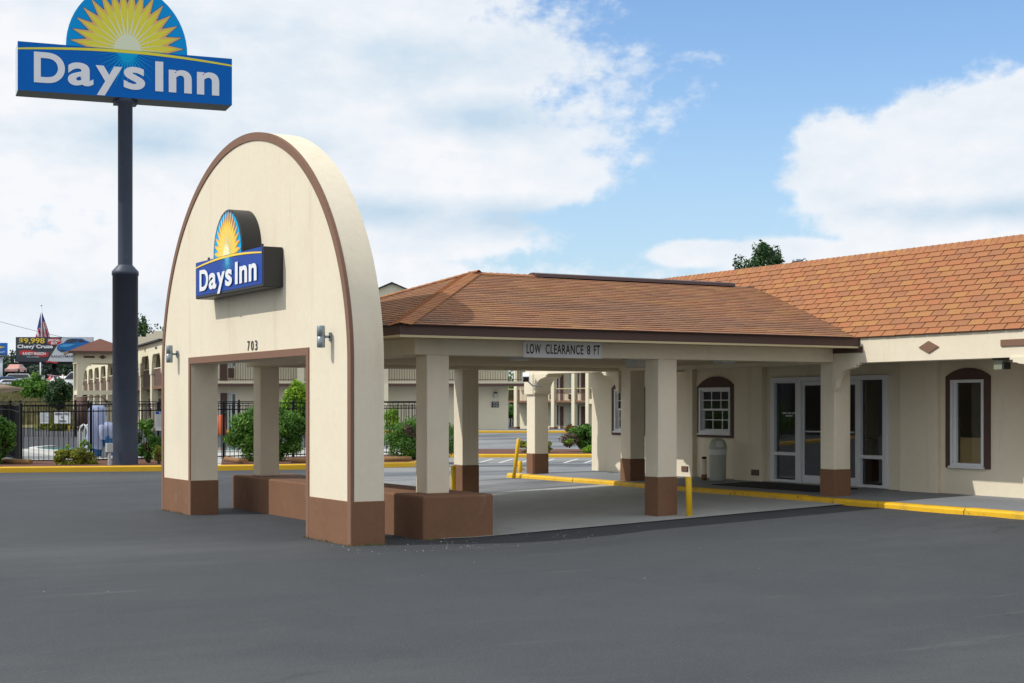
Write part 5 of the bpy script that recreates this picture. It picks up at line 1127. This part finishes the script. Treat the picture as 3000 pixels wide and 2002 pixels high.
flat([(bx_(x), bz_(y)) for x, y in ((172,1016),(186,1009),(222,1008),(206,1015),(190,1018))][::-1], -.11, CLB, b); flat([(bx_(x), bz_(y)) for x, y in ((170,1026),(186,1024),(196,1028),(182,1031))][::-1], -.11, CHAR, b); b.build('car_print_glass', bb_, local=True)
b = MB(); b.box(bx_(38), Wb, -1.2, 1.0, bz_(1068), bz_(1066), FENCE); b.box(bx_(57), Wb, -.2, .6, bz_(1066), 0, FENCE); b.build('catwalk', bb_, local=True)
ribbon(140, 175, 1059+3, 4, bb_, -1.3)
b = MB()
for px in (37, 43, 50): b.box(bx_(px), bx_(px)+.12, -1.2, -1.1, bz_(1067), bz_(1045), FENCE)
b.box(bx_(34), bx_(52), -1.2, -1.1, bz_(1047), bz_(1046), FENCE); b.build('guard_rail', bb_, local=True)
b = MB(); xc = bx_(157); b.tube([(xc, .3, bz_(1140)), (xc, .3, bz_(1066))], 6.3*k, FENCE, 14); b.build('post', bb_, local=True)
# dealer sign
dp = at(-12, 240, 0); t = thing('dealer_sign', 'blue square car brand sign with gold emblem at the far left edge', 'sign', (dp.x, dp.y, zd(1045, 240)), math.radians(-30)); k2 = 240/FL
b = MB(); b.box(-28*k2, 32*k2, 0, .4, 6*k2, 40*k2, mat('dealer_blue', (.0,.14,.50), .4)); b.box(-28*k2, 31*k2, .02, .4, -1*k2, 5.8*k2, CHAR); b.build('sign_panel', t, local=True)
b = MB(); flat([(x*k2, z*k2) for x, z in ((-22,24),(-8,24),(-8,20),(12,20),(12,24),(28,28),(12,30),(12,33),(-8,33),(-8,29),(-20,29))], -.03, YPR, b); b.build('emblem', t, local=True)
text('lettering', t, 'CHEVROLET', -24*k2, 11*k2, 51*k2, 4*k2, LETW2, y=-.04, bold=.02); text('lettering', t, 'RANDY MARION', -20*k2, 1*k2, 47*k2, 3*k2, PGREY, y=-.02)
b = MB()
for x in (-3, 12, 16): b.tube([(x*k2, .3, -95*k2), (x*k2, .3, -1*k2)], .12, SIGNW, 6)
b.build('posts', t, local=True)
# flag
fp = at(121.5, 318, 0); t = thing('flag', 'large limp stars and stripes flag on a white flagpole behind the billboard', 'flag', (fp.x, fp.y, 4)); k3 = 318/FL
b = MB(); b.tube([(fp.x, fp.y, 3.5), (fp.x, fp.y, zd(897, 318))], [.28, .10], WHITE, 10); b.lathe((fp.x, fp.y, zd(896, 318)), [(0,-.2),(.22,0),(0,.2)], GREYM, 10); b.build('flagpole', t)
fo = thing('x', 'x', 'x'); bpy.data.objects.remove(fo)
FR, FWT, FBL = mat('flag_red', (.45,.02,.05), .8, trans=.3), mat('flag_white', (.62,.62,.66), .8, trans=.3), mat('flag_blue', (.01,.05,.22), .8, trans=.3)
b = MB(); nr, ncol = 26, 16
def fpt(i, j):   # i along width 0..1 left->right, j top->bottom
    halfl = lerp(.3, 21, j**.9); halfr = lerp(.3, 32, j)
    x = lerp(-halfl, halfr, i); drop = abs(x)*.35
    py = 911+j*92+ (drop*.3 if j > .6 else 0)
    o = math.sin(i*14+j*3)*.5*j; return tuple(at(121.5+x, 318+o, zd(py, 318)))
for r in range(nr):
    for c in range(ncol):
        i0, i1, j0, j1 = c/ncol, (c+1)/ncol, r/nr, (r+1)/nr; im = (i0+i1)/2
        right = im > .42; s_ = (im-.42)/.58 if right else (.42-im)/.42
        if (right and j0 < .36-.06*s_) or ((not right) and j0 < .50+.08*s_): m_ = FBL
        elif right: m_ = FR if int((s_*3.2-(j0-.4)*.5+4)*1.6) % 2 else FWT
        else: m_ = FR if int((j0*7+s_*2.2)*1.0) % 2 else FWT
        b.add([fpt(i0,j0), fpt(i1,j0), fpt(i1,j1), fpt(i0,j1)], [(0,3,2,1)], m_, True)
b.build('flag_cloth', t)
# small light pole, leaning post
a = at(118.5, 210, 0); t = thing('lot_light_pole', 'plain white pole standing on the car lot under the billboard', 'pole', (a.x, a.y, 4)); b = MB(); b.tube([(a.x, a.y, 3.6), (a.x, a.y, zd(1062, 210))], .085, WHITE, 8); b.build('post', t)
a = at(187, 118, 0); t = thing('leaning_post', 'thin white leaning post beside the pavilion', 'post', (a.x, a.y, 2)); b = MB(); b.tube([tuple(at(190, 118, zd(1155, 118))), tuple(at(183.5, 118, zd(1098, 118)))], .06, WHITE, 8); b.build('post', t)
# overhead wire
b = MB(); pts = []
for i in range(24):
    s_ = i/23; px = lerp(-300, 560, s_); py = 937+.27*px-.00012*px*px; pts.append(pz(px, py+6, 150))
b.tube(pts, .018, FENCE, 5); tag(b.build('overhead_wire'), 'thin overhead wire crossing the sky at the left', 'cable')
# cars
def carmesh(t, col, kindv='sedan', L=4.6, H=1.45):
    Wd = .88
    if kindv == 'van': prof = [(-2.5,.35),(-2.5,.9),(-2.1,1.1),(-1.3,1.95),(2.4,2.0),(2.5,.4)]; cab = [(-1.95,1.12),(-1.3,1.82),(-.5,1.84),(-.5,1.12)]
    elif kindv == 'suv': prof = [(-2.3,.35),(-2.3,.85),(-1.2,1.0),(-.6,1.6),(1.9,1.6),(2.3,1.0),(2.3,.35)]; cab = [(-1.05,1.02),(-.55,1.5),(1.8,1.5),(2.1,1.02)]
    else: prof = [(-2.3,.3),(-2.3,.7),(-1.2,.88),(-.5,1.4),(.9,1.4),(1.7,.95),(2.3,.88),(2.3,.3)]; cab = [(-1.0,.9),(-.45,1.32),(.85,1.32),(1.5,.92)]
    b = MB(); n = len(prof); V = [(x, -Wd*(1 if z < 1 else .86), z) for x, z in prof]+[(x, Wd*(1 if z < 1 else .86), z) for x, z in prof]
    b.add(V, [tuple(range(n)), tuple(range(n, 2*n))[::-1]]+[(k, n+k, n+(k+1) % n, (k+1) % n) for k in range(n)], col); b.build('body', t, local=True, bevel=.05)
    b = MB(); n = len(cab); sgn = Wd*.95
    for y_ in (-sgn, sgn): b.add([(x, y_, z) for x, z in cab], [tuple(range(n)) if y_ > 0 else tuple(range(n))[::-1]], GLASSF)
    x0, z0 = cab[0]; x1, z1 = cab[1]; b.add([(x0-.12,-.75,z0-.0),(x0-.12,.75,z0),(x1-.1,.66,z1),(x1-.1,-.66,z1)], [(0,3,2,1)], GLASSF)
    b.build('windows', t, local=True)
    for x in (-1.4, 1.4):
        for y_ in (-Wd, Wd):
            b = MB(); b.tube([(x, y_-.09, .33), (x, y_+.09, .33)], .33, RUB, 14); wh = b.build('wheel', t, local=True)
    for y_ in (-.6, .6):
        b = MB(); b.box(-2.34, -2.28, y_-.16, y_+.16, .58, .74, DIFF); b.build('headlight', t, local=True)
        b = MB(); b.box(2.28, 2.34, y_-.14, y_+.14, .62, .80, REDM); b.build('tail_light', t, local=True)
CW = mat('car_white', (.70,.72,.74), .25, coat=.5); CB = mat('car_blue', (.01,.10,.30), .25, coat=.5); CR = mat('car_red', (.45,.05,.03), .3, coat=.5); CS = mat('car_silver', (.40,.43,.47), .3, metal=.5)
cars = [(14, 1136, 196, CB, 'sedan', 20, 'blue and white car parked at the left end of the car lot'), (40, 1131, 204, CW, 'suv', 15, 'white wagon parked behind the low bush on the car lot'), (20, 1147, 182, CW, 'sedan', 25, 'white car in the front row at the left edge'),
        (92, 1140, 196, CS, 'sedan', 200, 'dark silver car behind the feathery bush'), (180, 1137, 196, CW, 'sedan', 60, 'white car nearest the billboard post'), (194, 1142, 184, CW, 'suv', 75, 'white car parked close behind the dark bush'), (168, 1131, 212, CR, 'sedan', 65, 'red car in the row right of the billboard post'), (245, 1140, 176, CW, 'van', 5, 'white van seen through the upper pavilion opening')]
for px, py, d, m_, kv, rz, lb_ in cars:
    a = at(px, d); t = thing('parked_car', lb_, 'car', (a.x, a.y, max(zd(py, d), 3.4)), math.radians(-30+rz), group='cars on the dealer lot'); carmesh(t, m_, kv)
a = at(46, 226); t = thing('display_car', 'pale red car displayed facing the road on a raised ramp', 'car', (a.x, a.y, zd(1096, 226)), math.radians(60), group='cars on the dealer lot'); carmesh(t, mat('car_pale_red', (.6,.3,.25), .3), 'sedan')
t = thing('display_ramp', 'display ramp under the pale red car with red skirt', 'ramp', (a.x, a.y, 4.3), math.radians(-30)); b = MB(); b.box(-1, 1, -.8, 2.2, 0, zd(1096, 226)-4.3, FENCE); b.build('frame', t, local=True); b = MB(); b.box(-1.05, 1.05, -.86, -.82, .1, .8, REDM); b.build('skirt', t, local=True)
# sale signs
for px0, px1, py0, py1, m_, lb_, tx_, tm in ((104, 116, 1099, 1120, CHAR, 'dark sale sign with a yellow number', '$5', YPR), (118, 133, 1099, 1119, CHAR, 'dark sale sign with white words right of the white pole', 'SALE', LETW2), (72, 86, 1098, 1106, CBLUE, 'small blue banner between the bushes on the lot', 'USED', LETW2)):
    t, w_, h = board(px0, px1, py0, py1, 214, 'sale_sign', lb_, 'sign', m_); text('lettering', t, tx_, .1*w_, .35*h, .8*w_, .55*h, tm, y=-.03, bold=.03, ext=.02)
# pennants
t = thing('pennant_string', 'string of red white and blue pennants over the car lot', 'pennants', tuple(at(165, 190, 5)))
ps = [at(lerp(138, 330, i/60), 190, zd(1098+10*math.sin(math.pi*min(1, i/60*1.2)*.8), 190)) for i in range(61)]
b = MB(); b.tube([tuple(p) for p in ps], .02, WHITE, 4); b.build('cord', t)
for i in range(0, 60, 1):
    b = MB(); p = ps[i]; m_ = (REDM, LETW2, CBLUE)[i % 3]; b.add([tuple(p), tuple(p+Rv*.42), tuple(p+Rv*.21-Vector((0,0,.42)))], [(0,2,1)], m_); b.build('pennant', t)
t = thing('traffic_drum', 'orange traffic drum beyond the pool seen through the arch', 'traffic drum', tuple(at(646, 74, .4))); a = at(646, 74)
b = MB(); b.lathe((a.x, a.y, .38), [(.28,0),(.27,.3),(.24,.35),(.22,.9),(0,.95)], mat('orange_plastic', (.7,.12,.02), .5), 14); b.build('drum', t)
# pebbles and leaf litter round the plinth and the arch feet
g = np.random.default_rng(8); b = MB()
for i in range(130):
    if i < 112: X = g.uniform(8.0, 12); Y = g.uniform(17.6, 19.1)
    else: X = g.uniform(3, 17); Y = g.uniform(9, 22)
    if 17 < X: continue
    r = g.uniform(.004, .014); z = ground_z(X, Y)+.004; r *= .6; b.add([(X-r,Y-r,z),(X+r,Y-r,z),(X+r,Y+r,z),(X-r,Y+r,z),(X,Y,z+r)], [(0,1,4),(1,2,4),(2,3,4),(3,0,4)], (WALKM, GREYP, SLAB)[i % 3])
o = b.build('gravel', kind='stuff'); o['label'] = 'loose grit scattered on the asphalt near the arch'; o['category'] = 'gravel'
t = MB(); 
for i in range(240):
    s_ = i % 3; 
    if s_ == 0: X, Y = g.uniform(9.7, 10.9), 19.17-g.uniform(0, .05)
    elif s_ == 1: X, Y = 8.37-g.uniform(0, .05), g.choice([g.uniform(18.8, 20.4), g.uniform(25.5, 27.1)])
    else: X, Y = g.uniform(8.3, 8.9), 18.8-g.uniform(0, .05)
    z = ground_z(X, Y); h = g.uniform(.01, .05); l = g.uniform(-.02, .02); t.add([(X-.006,Y,z),(X+.006,Y,z),(X+l,Y+l,z+h)], [(0,1,2)], GRASSM)
o = t.build('weeds', kind='stuff'); o['label'] = 'tiny weeds along the foot of the plinth and arch'; o['category'] = 'weeds'
# hedge row further left along the same kerb (the office doors mirror it)
for i, (px, w_) in enumerate(((-2300, 1.9), (-1850, 2.1), (-1450, 1.9), (-1100, 2.0), (-760, 1.8), (-460, 1.6))):
    lbs = ['outermost hedge of the row left of the frame', 'second hedge of the row left of the frame', 'third hedge of the row left of the frame', 'hedge in the middle of the off frame row by the kerb', 'broad hedge left of the umbrella beyond the frame edge', 'hedge nearest the left edge shrub beyond the frame']
    d = 46.8; c = at(px, d, .95); shrub('hedge', lbs[i], c, (w_, 1.1, 1.0), 3000, .09, L_GREEN, 200+i, gz=.05, lumps=40, power=3)

# low grey roadside building far left of the frame (the office doors mirror it)
t = thing('roadside_building', 'low dark grey roadside building left of the frame', 'building', (-51.7, 61.9, -.1), math.radians(39.7))
b = MB(); b.box(0, 60, 0, 12, 0, 6.5, mat('grey_cladding', (.10,.11,.12), .8)); b.build('wall', t, local=True); b = MB(); b.box(-.3, 60.3, -.4, 12.3, 6.5, 6.9, SIGNW); b.build('roof_edge', t, local=True)
for i in range(8):
    b = MB(); b.box(3+7*i, 8+7*i, -.06, .02, .4, 3.2, GLASSF); b.build('window', t, local=True)
